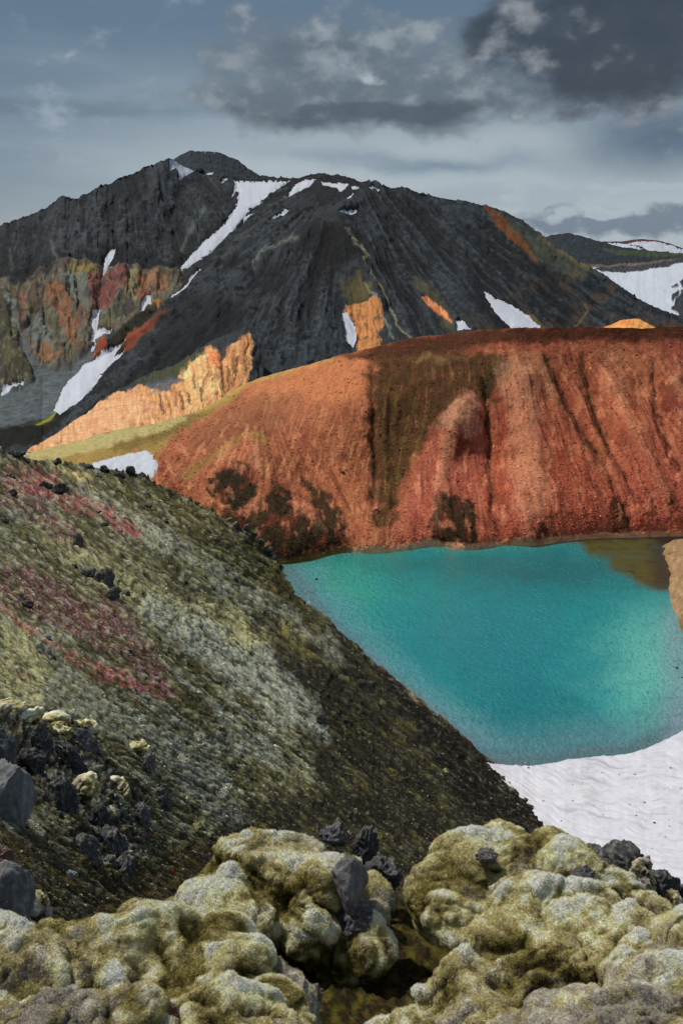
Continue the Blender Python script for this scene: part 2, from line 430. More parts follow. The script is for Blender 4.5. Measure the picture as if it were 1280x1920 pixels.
s.relief(); s.build(MATS['far_rock'], (600, 8, .35))

s = Sheet('snow_basin', [(1060, 520), (1090, 500), (1110, 500), (1150, 502), (1200, 499), (1240, 492), (1290, 482), (1420, 470)],
          [(1060, 680), (1420, 680)], [(1060, 520, 1500), (1150, 502, 1600), (1290, 482, 1500), (1420, 470, 1350), (1100, 680, 800), (1420, 680, 700), (1290, 580, 980), (1180, 560, 1150)], 1060, 1420, 260, 200, (1, 9))
s.h += fbm(s.u/40, s.v/30, 3)*3+fbm(s.u/7, s.v/9, 3)*.5
c = s.cv; c.c[:] = A(166, 171, 180)
c.put(sst(fbm(s.u/4, s.v/28, 4), 0, .6), A(170, 172, 178), .5); c.put(sst(fbm(s.u/50+8, s.v/24, 3), 0, .5), A(176, 180, 190), .6)
rk = c.poly([(1150, 498), (1200, 495), (1240, 488), (1300, 474), (1300, 488), (1260, 496), (1220, 505), (1170, 511), (1130, 510), (1110, 503)], A(38, 40, 44), 1, 2, 2.5, 12)
s.h += rk*fbm(s.u/5, s.v/5, 3)*3
rk = c.poly([(1272, 528), (1284, 524), (1330, 530), (1340, 640), (1281, 606), (1272, 592), (1258, 578), (1268, 560), (1281, 545)], A(36, 38, 44), 1, 2, 4, 12)
rk = rk+c.poly([(1257, 538), (1270, 534), (1268, 539), (1258, 541)], A(36, 38, 44), 1, 1.5, 1, 12)+c.poly([(1258, 555), (1274, 546), (1270, 556), (1258, 569)], A(36, 38, 44), 1, 1.5, 2, 12)
s.h += np.clip(rk, 0, 1)*(3+fbm(s.u/6, s.v/6, 3)*4)
s.relief(); s.build(MATS['snow'], (300, 8, .3))

# ================================================================== the peak behind the crest
s = Sheet('summit_peak', [(300, 330), (325, 301), (337, 292), (350, 286), (358, 283), (375, 285), (392, 284), (402, 285), (415, 288), (430, 295), (447, 301), (452, 306), (462, 314), (478, 324), (492, 334), (530, 352)],
          [(300, 380), (530, 380)], [(300, 330, 1600), (358, 283, 1680), (530, 352, 1720), (400, 340, 1500), (300, 380, 1450), (530, 380, 1480)], 300, 530, 220, 90, (.7, 8))
s.h += ridged(s.u/26+s.v/60, s.v/50, 4)*1.5+fbm(s.u/6, s.v/7, 4)*1.4
c = s.cv; c.c[:] = A(33, 41, 48)
c.put(sst(fbm(s.u/7+s.v/14, s.v/16, 4), -.1, .6), A(50, 58, 65), .7); c.put(sst(fbm(s.u/5, s.v/6+7, 4), .05, .5), A(20, 25, 32), .8)
s.relief(); s.build(MATS['mountain_scree'], (260, 10, .5))

# ================================================================== mountain
top = [(-460, 590), (-300, 530), (-160, 475), (0, 432), (50, 410), (90, 395), (118, 377), (145, 380), (180, 360), (220, 338), (270, 318), (318, 303), (330, 305), (345, 314), (372, 324), (405, 327), (440, 337), (500, 333), (560, 334), (600, 329), (640, 334), (700, 347),
       (740, 358), (760, 357), (790, 368), (850, 382), (893, 389), (915, 396), (950, 407), (972, 417), (1000, 440), (1030, 462), (1060, 480), (1100, 503), (1150, 536), (1200, 568), (1250, 592), (1290, 606), (1420, 655)]
bot = [(-460, 920), (-160, 900), (80, 885), (150, 815), (200, 790), (300, 765), (400, 735), (480, 760), (600, 715), (700, 685), (900, 655), (1280, 650), (1420, 690)]
ctrl = [(-460, 590, 850), (-460, 920, 300), (-460, 760, 460), (-300, 530, 900), (-160, 475, 980), (0, 432, 1050), (118, 377, 1150), (220, 338, 1270), (318, 303, 1400), (372, 324, 1420), (440, 337, 1400), (520, 334, 1370), (600, 329, 1330), (700, 347, 1260), (790, 368, 1240), (900, 392, 1230), (1000, 440, 1180), (1100, 503, 1080), (1200, 568, 960), (1290, 606, 880), (1420, 655, 800),
        (0, 520, 860), (110, 490, 900), (200, 470, 980), (330, 500, 960), (420, 420, 1180), (470, 390, 1240), (380, 470, 1040), (350, 500, 960), (640, 404, 1080), (600, 420, 1100), (560, 455, 1040), (655, 480, 950), (690, 560, 830), (740, 640, 700), (480, 520, 900), (440, 560, 840),
        (260, 620, 700), (200, 630, 680), (100, 620, 690), (60, 680, 600), (20, 600, 700), (0, 690, 570), (130, 700, 580), (180, 660, 630), (100, 775, 450), (0, 810, 380), (-160, 860, 330), (0, 760, 450), (150, 800, 420),
        (300, 600, 740), (260, 680, 590), (300, 700, 570), (400, 660, 610), (480, 700, 590), (600, 650, 660), (650, 640, 690), (560, 560, 800), (700, 680, 640),
        (800, 480, 980), (850, 600, 760), (950, 560, 850), (1050, 600, 800), (1180, 610, 790), (900, 640, 700), (800, 640, 700), (750, 560, 840), (750, 450, 1040), (1280, 640, 760)]
s = M = Sheet('mountain', top, bot, ctrl, -460, 1420, 1150, 330, (2.2, 16))
u, v = s.u, s.v
# fall lines fan out from the two high points
th1, r1 = fan(u, v, 560, 250); th2, r2 = fan(u, v, 170, 60); th3, r3 = fan(u, v, 640, 330)
wr = sst(u, 600, 700)                       # right flank
wl = 1-sst(u+(v-450)*.9, 330, 470)          # left bowl
wc = np.clip(1-wr-wl, 0, 1)
j = fbm(u/60, v/60, 3)*.06
thR = np.arctan2(u-560, (v-180)*1.0)
gl = ridged((th2+j)*26, r2/240, 5); gc = ridged((th3+j)*15, r3/170, 5); gr = ridged((thR+j*.5)*34, r1/420, 5)
brk_ = .35+.65*sst(fbm(u/45+3, v/45, 3), -.3, .35)
thw = fbm(u/80+2, v/80, 3)*.10
big_ = ridged((th2+thw)*7, r2/500, 3)*wl*6+ridged((th3+thw)*3.6, r3/400, 3)*wc*7*sst(r3, 60, 160)+ridged((thR+thw*.4)*9, r1/700, 3)*wr*5.5
big_ = big_*1.3
s.h += big_
j2 = fbm(u/90, v/90, 3)*.02
ln = fbm((thR+j2)*70, r1/110, 4)*wr+fbm((th2+j2)*60, r2/90, 4)*wl+fbm((th3+j2)*38, r3/80, 4)*wc
ln2 = fbm((thR+j2)*190, r1/60, 3)*wr+fbm((th2+j2)*170, r2/50, 3)*wl+fbm((th3+j2)*110, r3/50, 3)*wc
s.h += (gl*wl*2.6+gc*wc*3.0)*brk_+gr*wr*3.0*brk_+ridged(u/24+9, v/30, 4)*1.8*(1-wr*.7)+(ln*3.0+ln2*1.2)*sst(v-s.vt[None], 3, 60)*(1-.45*wl)*(.4+.9*sst(fbm(u/55+12, v/55, 3), -.3, .3))
s.h += fbm(u/70, v/70, 3)*7+fbm(u/12, v/12, 4)*1.6+np.clip(fbm(u/22+9, v/20, 4)-.12, 0, 1)*9*(1-wr*.6)*sst(v, 340, 380)
# ridges (+) and gullies (-)
for pts, w, a in [([(640, 402), (600, 418), (560, 450), (520, 480), (470, 505), (445, 545), (455, 600)], 16, 9), ([(640, 402), (655, 470), (685, 520), (710, 590), (745, 650)], 18, 10),
                  ([(520, 345), (460, 410), (400, 455), (350, 500), (310, 560)], 20, -9), ([(205, 470), (190, 520), (182, 590), (180, 620)], 9, -8), ([(345, 335), (330, 400), (280, 500)], 14, -5),
                  ([(310, 310), (290, 370), (230, 440)], 12, 6), ([(560, 380), (500, 430), (430, 500)], 14, 5), ([(700, 350), (660, 385), (640, 404)], 14, 6), ([(620, 440), (610, 500), (580, 560), (560, 660)], 14, -5),
                  ([(118, 380), (150, 430), (150, 490)], 16, 6), ([(40, 420), (60, 480), (60, 520)], 14, -5), ([(740, 560), (720, 600), (735, 650)], 10, -5),
                  # badlands
                  ([(95, 505), (75, 560), (62, 600), (40, 640)], 8, -9), ([(30, 530), (28, 580), (40, 640)], 7, -8), ([(80, 510), (98, 560), (128, 630), (130, 655)], 7, 8), ([(112, 510), (120, 560), (150, 600), (170, 640)], 6, 7),
                  ([(65, 620), (70, 605), (85, 640), (110, 672)], 8, 8), ([(70, 640), (66, 680), (60, 700)], 7, 6), ([(100, 560), (120, 620), (128, 655)], 6, -5), ([(165, 520), (172, 580), (176, 610)], 8, 6), ([(135, 510), (150, 560), (165, 600)], 5, -4),
                  ([(235, 500), (225, 560), (200, 600)], 8, 7), ([(270, 510), (262, 545), (255, 560)], 6, -7), ([(300, 510), (285, 545)], 6, 6), ([(15, 640), (40, 680), (55, 710)], 9, 8), ([(0, 600), (20, 640)], 10, 7),
                  # lava tongue and banks beside the snow gully
                  ([(292, 582), (262, 605), (230, 632), (205, 652), (200, 672)], 9, 7), ([(320, 590), (270, 625), (232, 655)], 9, 5), ([(260, 650), (215, 690), (175, 730), (130, 775)], 14, -4),
                  ([(350, 610), (280, 680), (210, 745), (150, 790)], 10, 4)]:
    carve(s, pts, w, a)
bad = s.cv.mask([(0, 530), (40, 540), (60, 520), (110, 500), (160, 495), (190, 505), (250, 508), (300, 512), (350, 505), (335, 540), (300, 585), (250, 610), (205, 640), (175, 668), (140, 700), (110, 700), (70, 728), (0, 735)], 8, 8)
s.h += bad*(ridged(u/20+v/90+fbm(u/50, v/50, 2), v/80, 4)*6); s.h += bad*ridged(u/7, v/30, 3)*1.5
bed = s.cv.mask([(45, 620), (55, 670), (85, 700), (130, 695), (172, 655), (185, 665), (160, 710), (120, 750), (100, 795), (0, 812), (-60, 812), (-60, 750), (40, 730), (62, 712), (38, 660)], 10, 4)
s.flat *= 1-.75*bed
rg = np.clip(s.h, -12, 12)
# crest cut by small crags
s.h += np.exp(-(v-s.vt[None])/5.0)*np.clip(fbm(u/7, u*0+4, 3)-.1, 0, 1)*9
SNOWP = [
 ([(316, 304), (326, 303), (340, 310), (365, 322), (352, 330), (343, 335), (335, 341), (334, 325), (328, 318), (319, 324)], 'wedge of snow just under the summit at the left of the crest'),
 ([(384, 327), (392, 325), (401, 328), (398, 331), (387, 331)], 'tiny snow scrap under the summit cone'),
 ([(413, 345), (420, 338), (429, 341), (424, 346), (414, 349)], 'small snow scrap left of the long snow gully'),
 ([(439, 342), (470, 343), (505, 341), (545, 339), (530, 350), (515, 360), (500, 372), (487, 383), (470, 392), (462, 402), (452, 413), (446, 421), (437, 434), (420, 450), (400, 470), (375, 488), (352, 502), (340, 508), (338, 500), (352, 485), (378, 458), (402, 438), (420, 420), (436, 400), (446, 380), (447, 363), (434, 374), (442, 352)], 'longest snow tongue running from the crest down the dark gully'),
 ([(556, 343), (575, 340), (593, 337), (580, 351), (562, 360), (548, 373), (537, 380), (545, 360)], 'triangular snow patch on the crest right of the long snow tongue'),
 ([(602, 341), (620, 344), (655, 348), (645, 357), (636, 362), (632, 354), (605, 350)], 'flat snow strip along the middle of the crest'),
 ([(657, 350), (675, 352), (672, 357), (660, 356)], 'small snow scrap on the crest right of the flat strip'),
 ([(691, 355), (700, 354), (712, 360), (708, 363), (695, 361)], 'rightmost small snow scrap on the crest'),
 ([(649, 376), (655, 367), (663, 365), (658, 374), (651, 379)], 'small tilted snow scrap below the flat crest strip'),
 ([(638, 407), (655, 400), (668, 396), (669, 401), (655, 409), (645, 411)], 'oval snow patch on top of the central spur'),
 ([(506, 419), (525, 404), (543, 401), (533, 410), (520, 416), (508, 423)], 'slanting snow patch below the triangular one'),
 ([(456, 412), (465, 402), (478, 397), (470, 406), (458, 414)], 'thin snow sliver beside the long snow tongue'),
 ([(192, 516), (196, 500), (197, 484), (208, 470), (216, 472), (216, 484), (207, 495), (200, 508), (194, 518)], 'upright snow patch above the coloured badlands'),
 ([(317, 560), (340, 542), (357, 525), (375, 504), (376, 508), (362, 527), (350, 540), (325, 559)], 'thin curved snow streak at the right end of the badlands'),
 ([(262, 598), (266, 580), (272, 560), (284, 560), (284, 575), (287, 579), (275, 590), (268, 598)], 'snow scrap at the head of the lava tongue'),
 ([(168, 615), (175, 592), (182, 584), (190, 584), (186, 602), (184, 622), (200, 625), (213, 625), (205, 633), (190, 640), (178, 650), (168, 652), (174, 635), (176, 625)], 'forked snow patch in the valley head below the badlands'),
 ([(170, 660), (180, 650), (184, 654), (174, 662)], 'little snow scrap under the forked patch'),
 ([(99, 772), (110, 750), (118, 728), (135, 708), (148, 698), (154, 685), (175, 678), (190, 670), (220, 655), (240, 640), (230, 657), (215, 672), (235, 662), (232, 668), (205, 690), (190, 704), (196, 701), (182, 720), (170, 735), (150, 755), (128, 770), (113, 783), (107, 776)], 'largest snow tongue beside the grey gravel bed in the left valley'),
 ([(0, 742), (10, 727), (30, 722), (47, 720), (44, 727), (25, 732), (5, 745)], 'snow scrap at the left edge beside the gravel bed'),
 ([(640, 590), (650, 595), (658, 605), (667, 620), (668, 640), (662, 657), (655, 650), (648, 645), (646, 620), (641, 605)], 'upright snow patch beside the orange cliff'),
 ([(853, 605), (860, 603), (870, 609), (883, 620), (880, 626), (856, 626)], 'small snow patch behind the red ridge crest'),
 ([(906, 547), (915, 550), (930, 562), (945, 565), (962, 578), (985, 595), (1012, 612), (1010, 618), (960, 618), (940, 600), (925, 580), (912, 562)], 'long snow patch low on the right flank above the red ridge'),
]
for p_, l_ in SNOWP:
    m_ = s.cv.mask(p_, 4, 2, 16); s.flat *= 1-.8*m_
c = s.cv; c.c[:] = A(42, 47, 52)
q1 = fbm((thR)*60, r1/60, 4); q2 = fbm(th2*50, r2/60, 4); q3 = fbm(th3*40, r3/45, 4)
q = q1*wr+q2*wl+q3*wc; qf = fbm(u/7, v/7, 4); qb = fbm(u/50, v/40, 3)
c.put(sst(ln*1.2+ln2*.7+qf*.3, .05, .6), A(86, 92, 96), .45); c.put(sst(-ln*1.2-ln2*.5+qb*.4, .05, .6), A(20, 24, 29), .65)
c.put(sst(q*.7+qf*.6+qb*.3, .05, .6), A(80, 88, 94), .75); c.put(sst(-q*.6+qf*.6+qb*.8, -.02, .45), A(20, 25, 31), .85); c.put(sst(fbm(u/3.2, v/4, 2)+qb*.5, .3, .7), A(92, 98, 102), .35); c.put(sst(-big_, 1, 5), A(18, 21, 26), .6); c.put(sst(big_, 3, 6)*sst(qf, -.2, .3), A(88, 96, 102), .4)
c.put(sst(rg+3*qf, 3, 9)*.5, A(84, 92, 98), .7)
c.put(wr*sst(q1+qb, -.1, .5)*sst(u+(v-500), 850, 1150), A(84, 74, 62), .75)
c.put(wr*sst(-q1, .1, .5)*sst(u+v, 1350, 1600), A(24, 22, 24), .8)
# black crags
crag = sst(np.clip(fbm(u/20+9, v/17, 5), 0, 1), .18, .36)*(1-wr*.8)*sst(v, 345, 400)*(1-bed)
c.put(crag, A(11, 13, 17), .85)
for p_, k_ in [([(590, 440), (640, 420), (700, 470), (680, 500), (620, 500)], .6), ([(430, 490), (475, 490), (460, 510), (420, 515)], .8), ([(560, 430), (600, 420), (620, 470), (570, 490)], .5), ([(180, 480), (250, 470), (330, 505), (300, 512), (190, 505)], .6), ([(0, 490), (60, 490), (180, 480), (190, 500), (110, 500), (60, 525), (0, 525)], .5)]:
    c.poly(p_, A(16, 18, 22), k_, 14, 12)
# pale ribs, grey-green tints, trail
for p_, w_, k_ in [([(655, 440), (665, 470), (690, 490)], 3, .7), ([(385, 395), (350, 450), (340, 470)], 4, .45), ([(680, 540), (710, 590), (735, 640)], 2.5, .8), ([(475, 510), (500, 480), (560, 455)], 4, .5), ([(20, 470), (25, 520)], 3, .3), ([(100, 460), (110, 490)], 4, .35)]:
    c.line(p_, A(126, 132, 122), w_, k_, 4, 14)
c.line([(650, 440), (656, 455), (676, 470), (688, 488), (678, 500), (692, 520), (712, 548), (728, 572), (745, 620), (770, 640)], A(128, 126, 104), 2.2, .9, 3, 12)
c.line([(1095, 575), (1100, 590), (1085, 610), (1070, 625)], A(110, 98, 72), 1.6, .8, 1)
c.poly([(770, 520), (800, 530), (850, 600), (860, 625), (840, 625), (800, 570)], A(92, 92, 76), .7, 14, 10)
c.poly([(975, 590), (1000, 600), (1020, 618), (985, 614)], A(110, 96, 60), .7, 5, 3)
c.poly([(905, 393), (925, 400), (950, 425), (990, 470), (1010, 500), (985, 480), (950, 450), (920, 420), (910, 405)], A(118, 80, 46), .9, 5, 5)
c.poly([(930, 410), (1000, 450), (1060, 490), (1110, 515), (1080, 530), (1000, 490)], A(88, 92, 78), .6, 24, 12)
c.line([(1010, 455), (1050, 480), (1100, 510)], A(112, 108, 82), 5, .6)
# orange outcrops
o1 = .0+c.poly([(643, 590), (650, 578), (670, 575), (700, 572), (712, 580), (716, 600), (712, 630), (716, 680), (668, 680), (670, 640), (664, 612)], A(182, 122, 70), .95, 6, 8)
c.poly([(640, 540), (665, 520), (700, 545), (680, 575), (650, 575)], A(112, 104, 60), .55, 14, 12)
o1 = o1+c.poly([(790, 568), (800, 563), (818, 572), (835, 590), (848, 612), (830, 600), (808, 586)], A(206, 132, 84), 1, 5, 4)
c.put(o1*sst(fbm(u/5, v/18, 4), -.05, .4), A(128, 76, 42), .8); c.put(o1*sst(fbm(u/7+8, v/12, 4), .15, .5), A(60, 52, 44), .7)
s.h += np.clip(o1, 0, 1)*ridged(u/9, v/50, 3)*2.5
# badlands colours
c.put(bad, A(84, 70, 52), .95)
c.put(bad*sst(fbm(u/10+v/40, v/34, 4), -.2, .5), A(96, 100, 88), .8)
for p_, col_, k_ in [([(165, 510), (185, 520), (182, 600), (176, 612), (166, 560)], (112, 58, 54), .9), ([(190, 520), (235, 505), (245, 540), (215, 575), (190, 600), (186, 560)], (108, 48, 46), .9),
                     ([(105, 538), (125, 560), (150, 610), (155, 625), (140, 655), (125, 640), (100, 580), (80, 562)], (134, 84, 52), .85), ([(112, 520), (150, 505), (165, 545), (165, 590), (140, 570)], (96, 104, 96), .75),
                     ([(240, 515), (255, 512), (262, 540), (250, 575), (232, 560)], (142, 128, 84), .8), ([(275, 520), (318, 515), (312, 550), (290, 565), (272, 550)], (140, 96, 66), .85),
                     ([(258, 520), (272, 515), (275, 560), (262, 572)], (130, 70, 40), .9), ([(125, 505), (190, 500), (188, 512), (150, 520), (128, 520)], (136, 112, 44), .75),
                     ([(50, 620), (80, 600), (112, 665), (95, 668), (60, 655)], (96, 104, 100), .9), ([(62, 660), (90, 650), (116, 675), (100, 690), (75, 685)], (134, 94, 62), .8),
                     ([(0, 545), (20, 580), (35, 640), (0, 640)], (52, 50, 26), .9), ([(12, 560), (25, 560), (36, 620), (28, 620)], (112, 120, 116), .8), ([(38, 560), (48, 550), (52, 590), (40, 620)], (130, 86, 66), .8),
                     ([(0, 640), (40, 655), (60, 712), (30, 722), (0, 722)], (40, 40, 24), .9), ([(8, 640), (30, 670), (25, 700), (5, 690)], (86, 84, 52), .7), ([(20, 530), (30, 550), (45, 590)], (104, 110, 30), .6),
                     ([(200, 600), (240, 565), (262, 580), (215, 610), (195, 622)], (42, 46, 46), .85), ([(205, 590), (220, 575), (215, 612), (185, 622)], (110, 102, 70), .7), ([(150, 560), (168, 600), (160, 640), (150, 620)], (92, 62, 50), .5)]:
    c.poly(p_, A(*col_), k_*.9, 8, 9, 16)
c.put(bad*sst(fbm(u/5+v/16, v/18, 4), .0, .5), A(60, 54, 44), .7); c.put(bad*sst(fbm(u/6-v/20+9, v/20, 4), .08, .5), A(120, 116, 88), .6); c.put(bad*sst(fbm(u/30+9, v/20, 4), .1, .4), A(44, 44, 42), .6)
for p_, w_, k_ in [([(188, 500), (186, 560), (181, 600)], 2.5, .9), ([(96, 510), (80, 560), (64, 600)], 4, .8), ([(50, 520), (34, 560), (42, 620)], 5, .8), ([(272, 520), (266, 560)], 2.5, .8), ([(60, 600), (55, 640)], 3, .7), ([(244, 510), (240, 560)], 3, .6), ([(0, 520), (60, 525), (110, 505)], 6, .7), ([(115, 655), (130, 665), (110, 690)], 3, .5)]:
    c.line(p_, A(12, 13, 12), w_, k_, 4, 14)
# valley floor
c.put(bed, A(74, 80, 82), .92); c.put(bed*sst(fbm(u/24-v/30, v/5+u/24, 4), -.1, .5), A(98, 102, 102), .7); c.put(bed*sst(fbm(u/26-v/30+7, v/5+u/26, 4), .1, .5), A(44, 46, 48), .7)
c.poly([(-100, 815), (60, 792), (110, 780), (140, 775), (100, 815), (70, 840), (-100, 860)], A(34, 36, 22), .95, 8, 6)
c.line([(70, 798), (90, 790), (104, 780)], A(140, 134, 26), 2.4, .9, 2)
c.poly([(292, 582), (296, 595), (262, 625), (225, 655), (202, 678), (198, 660), (230, 625), (262, 600)], A(52, 50, 30), .95, 4, 3)
s.h += s.cv.mask([(292, 582), (296, 595), (262, 625), (225, 655), (202, 678), (198, 660), (230, 625), (262, 600)], 4, 3)*fbm(u/4, v/5, 2)*4
c.poly([(325, 585), (290, 605), (240, 640), (232, 655), (225, 672), (270, 640), (310, 605)], A(128, 82, 58), .9, 5, 4)
c.poly([(200, 640), (204, 670), (185, 680), (172, 672)], A(132, 78, 56), .9, 4, 3); c.poly([(285, 575), (305, 570), (298, 590)], A(150, 100, 50), .8, 4, 3)
c.poly([(300, 730), (345, 690), (372, 672), (350, 700), (320, 712)], A(70, 74, 34), .8, 8, 4)
c.poly([(150, 790), (210, 745), (300, 720), (290, 730), (190, 790)], A(40, 38, 30), .8, 10, 6)
gm_ = np.array([.05, .058, .066]); dkm = 1-np.clip(bad+bed+o1, 0, 1)[..., None]
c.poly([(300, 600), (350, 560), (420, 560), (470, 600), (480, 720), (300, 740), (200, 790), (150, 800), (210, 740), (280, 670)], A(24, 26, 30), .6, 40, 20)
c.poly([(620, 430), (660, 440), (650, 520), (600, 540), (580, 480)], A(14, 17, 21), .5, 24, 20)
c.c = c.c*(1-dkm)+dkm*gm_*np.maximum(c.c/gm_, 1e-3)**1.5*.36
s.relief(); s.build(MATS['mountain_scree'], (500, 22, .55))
for p_, l_ in SNOWP: snow_patch(M, p_, l_, holes=9.0 if 'longest' in l_ else (4.0 if 'largest' in l_ or 'long snow patch' in l_ else 1.5))

# ================================================================== ochre ridge in front of the mountain
s = OR_ = Sheet('ochre_ridge', [(0, 880), (40, 853), (62, 838), (100, 818), (140, 788), (165, 774), (190, 750), (215, 734), (240, 722), (262, 710), (290, 698), (320, 690), (345, 676), (372, 656), (400, 640), (430, 628), (455, 616), (470, 620), (485, 660), (500, 710), (530, 770)],
          [(0, 890), (60, 870), (150, 850), (250, 825), (330, 810), (420, 772), (480, 750), (530, 790)],
          [(0, 880, 290), (62, 838, 310), (140, 788, 390), (190, 750, 430), (262, 710, 480), (345, 676, 520), (400, 640, 560), (455, 616, 590), (500, 700, 500), (530, 780, 400), (60, 870, 275), (150, 850, 290), (250, 825, 310), (330, 810, 330), (420, 772, 360), (200, 790, 355), (300, 760, 385), (400, 710, 430), (370, 690, 455), (460, 680, 480), (480, 750, 400)], 0, 530, 430, 170, (1.2, 9))
u, v = s.u, s.v
w_ = sst(u, 200, 330); fl = fbm(u/40, v/40, 3)
s.h += ridged(u/17+fl, v/110, 4)*(1.5+w_*3.8)+fbm(u/16, v/16, 4)*2.6+fbm(u/6, v/30, 3)*.8
carve(s, [(416, 650), (418, 700), (424, 750)], 7, -10); carve(s, [(345, 690), (352, 740)], 5, -5); carve(s, [(330, 720), (338, 770)], 4, -4); carve(s, [(446, 660), (440, 730)], 4, -4)
c = s.cv; c.c[:] = A(40, 44, 46); c.put(sst(fbm(u/9, v/20, 4), 0, .5), A(62, 68, 70), .7)
c.poly([(250, 715), (330, 680), (400, 650), (380, 680), (340, 705), (280, 720)], A(62, 64, 34), .7, 10, 8)
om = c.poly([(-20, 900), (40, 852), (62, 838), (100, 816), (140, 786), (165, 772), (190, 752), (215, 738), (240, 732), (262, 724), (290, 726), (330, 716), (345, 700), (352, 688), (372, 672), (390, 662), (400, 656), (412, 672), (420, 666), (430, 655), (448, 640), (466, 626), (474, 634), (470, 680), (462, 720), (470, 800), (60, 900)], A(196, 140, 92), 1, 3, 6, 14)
st = fbm(u/6+fl, v/34, 4); st2 = fbm(u/3.4+fl*2, v/22, 3)
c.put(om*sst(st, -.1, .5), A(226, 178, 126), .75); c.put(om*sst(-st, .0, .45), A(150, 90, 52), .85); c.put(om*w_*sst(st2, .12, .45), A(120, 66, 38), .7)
c.poly([(60, 838), (150, 790), (190, 757), (240, 738), (300, 765), (250, 805), (120, 838)], A(204, 156, 118), .5, 20, 14)  # sunlit ground, painted as paler ochre
sunlit = c.mask([(345, 690), (372, 672), (402, 656), (416, 700), (410, 740), (350, 770), (335, 730)], 14, 12)
c.put(sunlit, A(234, 160, 104), .75); c.put(sunlit*sst(st, .0, .4), A(250, 200, 142), .8)  # sunlight on the cliff, put into the colour
c.poly([(388, 655), (410, 668), (412, 692), (396, 684)], A(216, 108, 64), .75, 8, 7)
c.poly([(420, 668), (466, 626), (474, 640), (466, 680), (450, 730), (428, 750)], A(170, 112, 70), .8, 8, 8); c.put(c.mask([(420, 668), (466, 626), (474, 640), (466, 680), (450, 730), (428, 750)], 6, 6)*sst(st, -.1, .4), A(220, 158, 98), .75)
c.poly([(270, 722), (290, 716), (345, 706), (322, 734), (290, 740)], A(66, 76, 82), .9, 6, 6)
for p_ in [[(414, 660), (416, 700), (424, 748)], [(338, 736), (345, 768)], [(352, 735), (357, 760)], [(428, 690), (428, 730)], [(376, 730), (378, 756)], [(445, 670), (440, 712)], [(300, 745), (306, 780)], [(362, 700), (366, 730)]]:
    c.line(p_, A(54, 30, 20), 2.4, .85, 4, 12)
c.put(om*sst(fbm(u/12, v/9, 4), .15, .5), A(132, 88, 54), .6)
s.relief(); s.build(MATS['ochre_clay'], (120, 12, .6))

# ================================================================== orange knoll behind the red crest
s = Sheet('orange_knoll', [(1100, 626), (1140, 611), (1162, 602), (1180, 599), (1196, 598), (1208, 604), (1222, 612), (1250, 626)], [(1100, 650), (1250, 650)],
          [(1100, 626, 330), (1190, 598, 345), (1250, 626, 330), (1100, 650, 290), (1250, 650, 290)], 1100, 1250, 130, 50, (.6, 8))
s.h += ridged(s.u/12, s.v/30, 3)*1.5; s.cv.c[:] = A(214, 136, 76); s.cv.put(sst(fbm(s.u/9, s.v/7, 4), -.1, .4), A(226, 164, 84), .7); s.cv.line([(1165, 606), (1180, 603)], A(180, 90, 60), 3, .7)
s.relief(); s.build(MATS['ochre_clay'], (30, 8, .6))

# ================================================================== red ridge
top = [(-160, 885), (0, 862), (40, 852), (62, 848), (110, 836), (150, 825), (200, 812), (250, 801), (300, 791), (345, 780), (380, 766), (420, 744), (460, 718), (510, 701), (560, 688), (640, 666), (700, 651), (760, 635), (850, 624), (900, 619), (1000, 615), (1100, 613), (1200, 615), (1290, 612), (1420, 606)]
SH = [(300, 960), (400, 1020), (470, 1045), (530, 1057), (560, 1052), (600, 1044), (650, 1032), (690, 1036), (730, 1033), (780, 1026), (800, 1020), (850, 1028), (890, 1028), (940, 1020), (1000, 1020), (1050, 1014), (1110, 1008), (1180, 1006), (1290, 1003), (1420, 1000)]
shu = np.array(SH, float)
bot = [(-160, 960), (60, 905), (200, 930), (300, 975)]+[(a, b+22) for a, b in SH[1:]]
ctrl = [(-160, 885, 210), (0, 862, 222), (62, 848, 232), (150, 825, 246), (250, 801, 262), (345, 780, 275), (460, 718, 290), (560, 688, 280), (640, 666, 268), (700, 651, 258), (760, 635, 250), (850, 624, 242), (1000, 615, 238), (1150, 614, 238), (1290, 612, 240), (1420, 606, 242),
        (60, 905, 195), (-160, 960, 175), (200, 880, 207), (200, 930, 190), (290, 850, 220), (280, 890, 202), (330, 900, 196), (460, 810, 222), (400, 880, 200), (560, 900, 198), (650, 800, 222), (740, 820, 222), (700, 900, 204), (860, 800, 208), (960, 700, 222), (1000, 830, 200), (920, 850, 207), (1100, 800, 208), (1200, 760, 216), (1290, 850, 196), (1420, 850, 194), (1100, 700, 228)]
for a, b in SH: ctrl += [(a, b-2, float(D_at(b-2, LAKE_Z+.5))), (a, b+22, float(D_at(b+22, LAKE_Z-2.2)))]
s = RR = Sheet('red_ridge', top, bot, ctrl, -160, 1420, 900, 300, (1.0, 18))
u, v = s.u, s.v
shv = np.interp(u, shu[:, 0], shu[:, 1])
th, r = fan(u, v, 820, 100); jj = fbm(u/90, v/90, 2)*.018
wcone = np.exp(-((u-520)/170)**2)*sst(v, 740, 830); thc, rc = fan(u, v, 480, 700)
g1 = ridged((th+jj)*21, r/330, 5); g2 = ridged((thc+jj)*10, rc/300, 5)
amp = sst(v-s.vt[None], 15, 110)
s.h += (g1*(1-wcone)*5.4+g2*wcone*4.2)*amp+fbm(u/60, v/60, 3)*5+fbm(u/8, v/8, 4)*1.0+fbm(u/3, v/3, 2)*.5
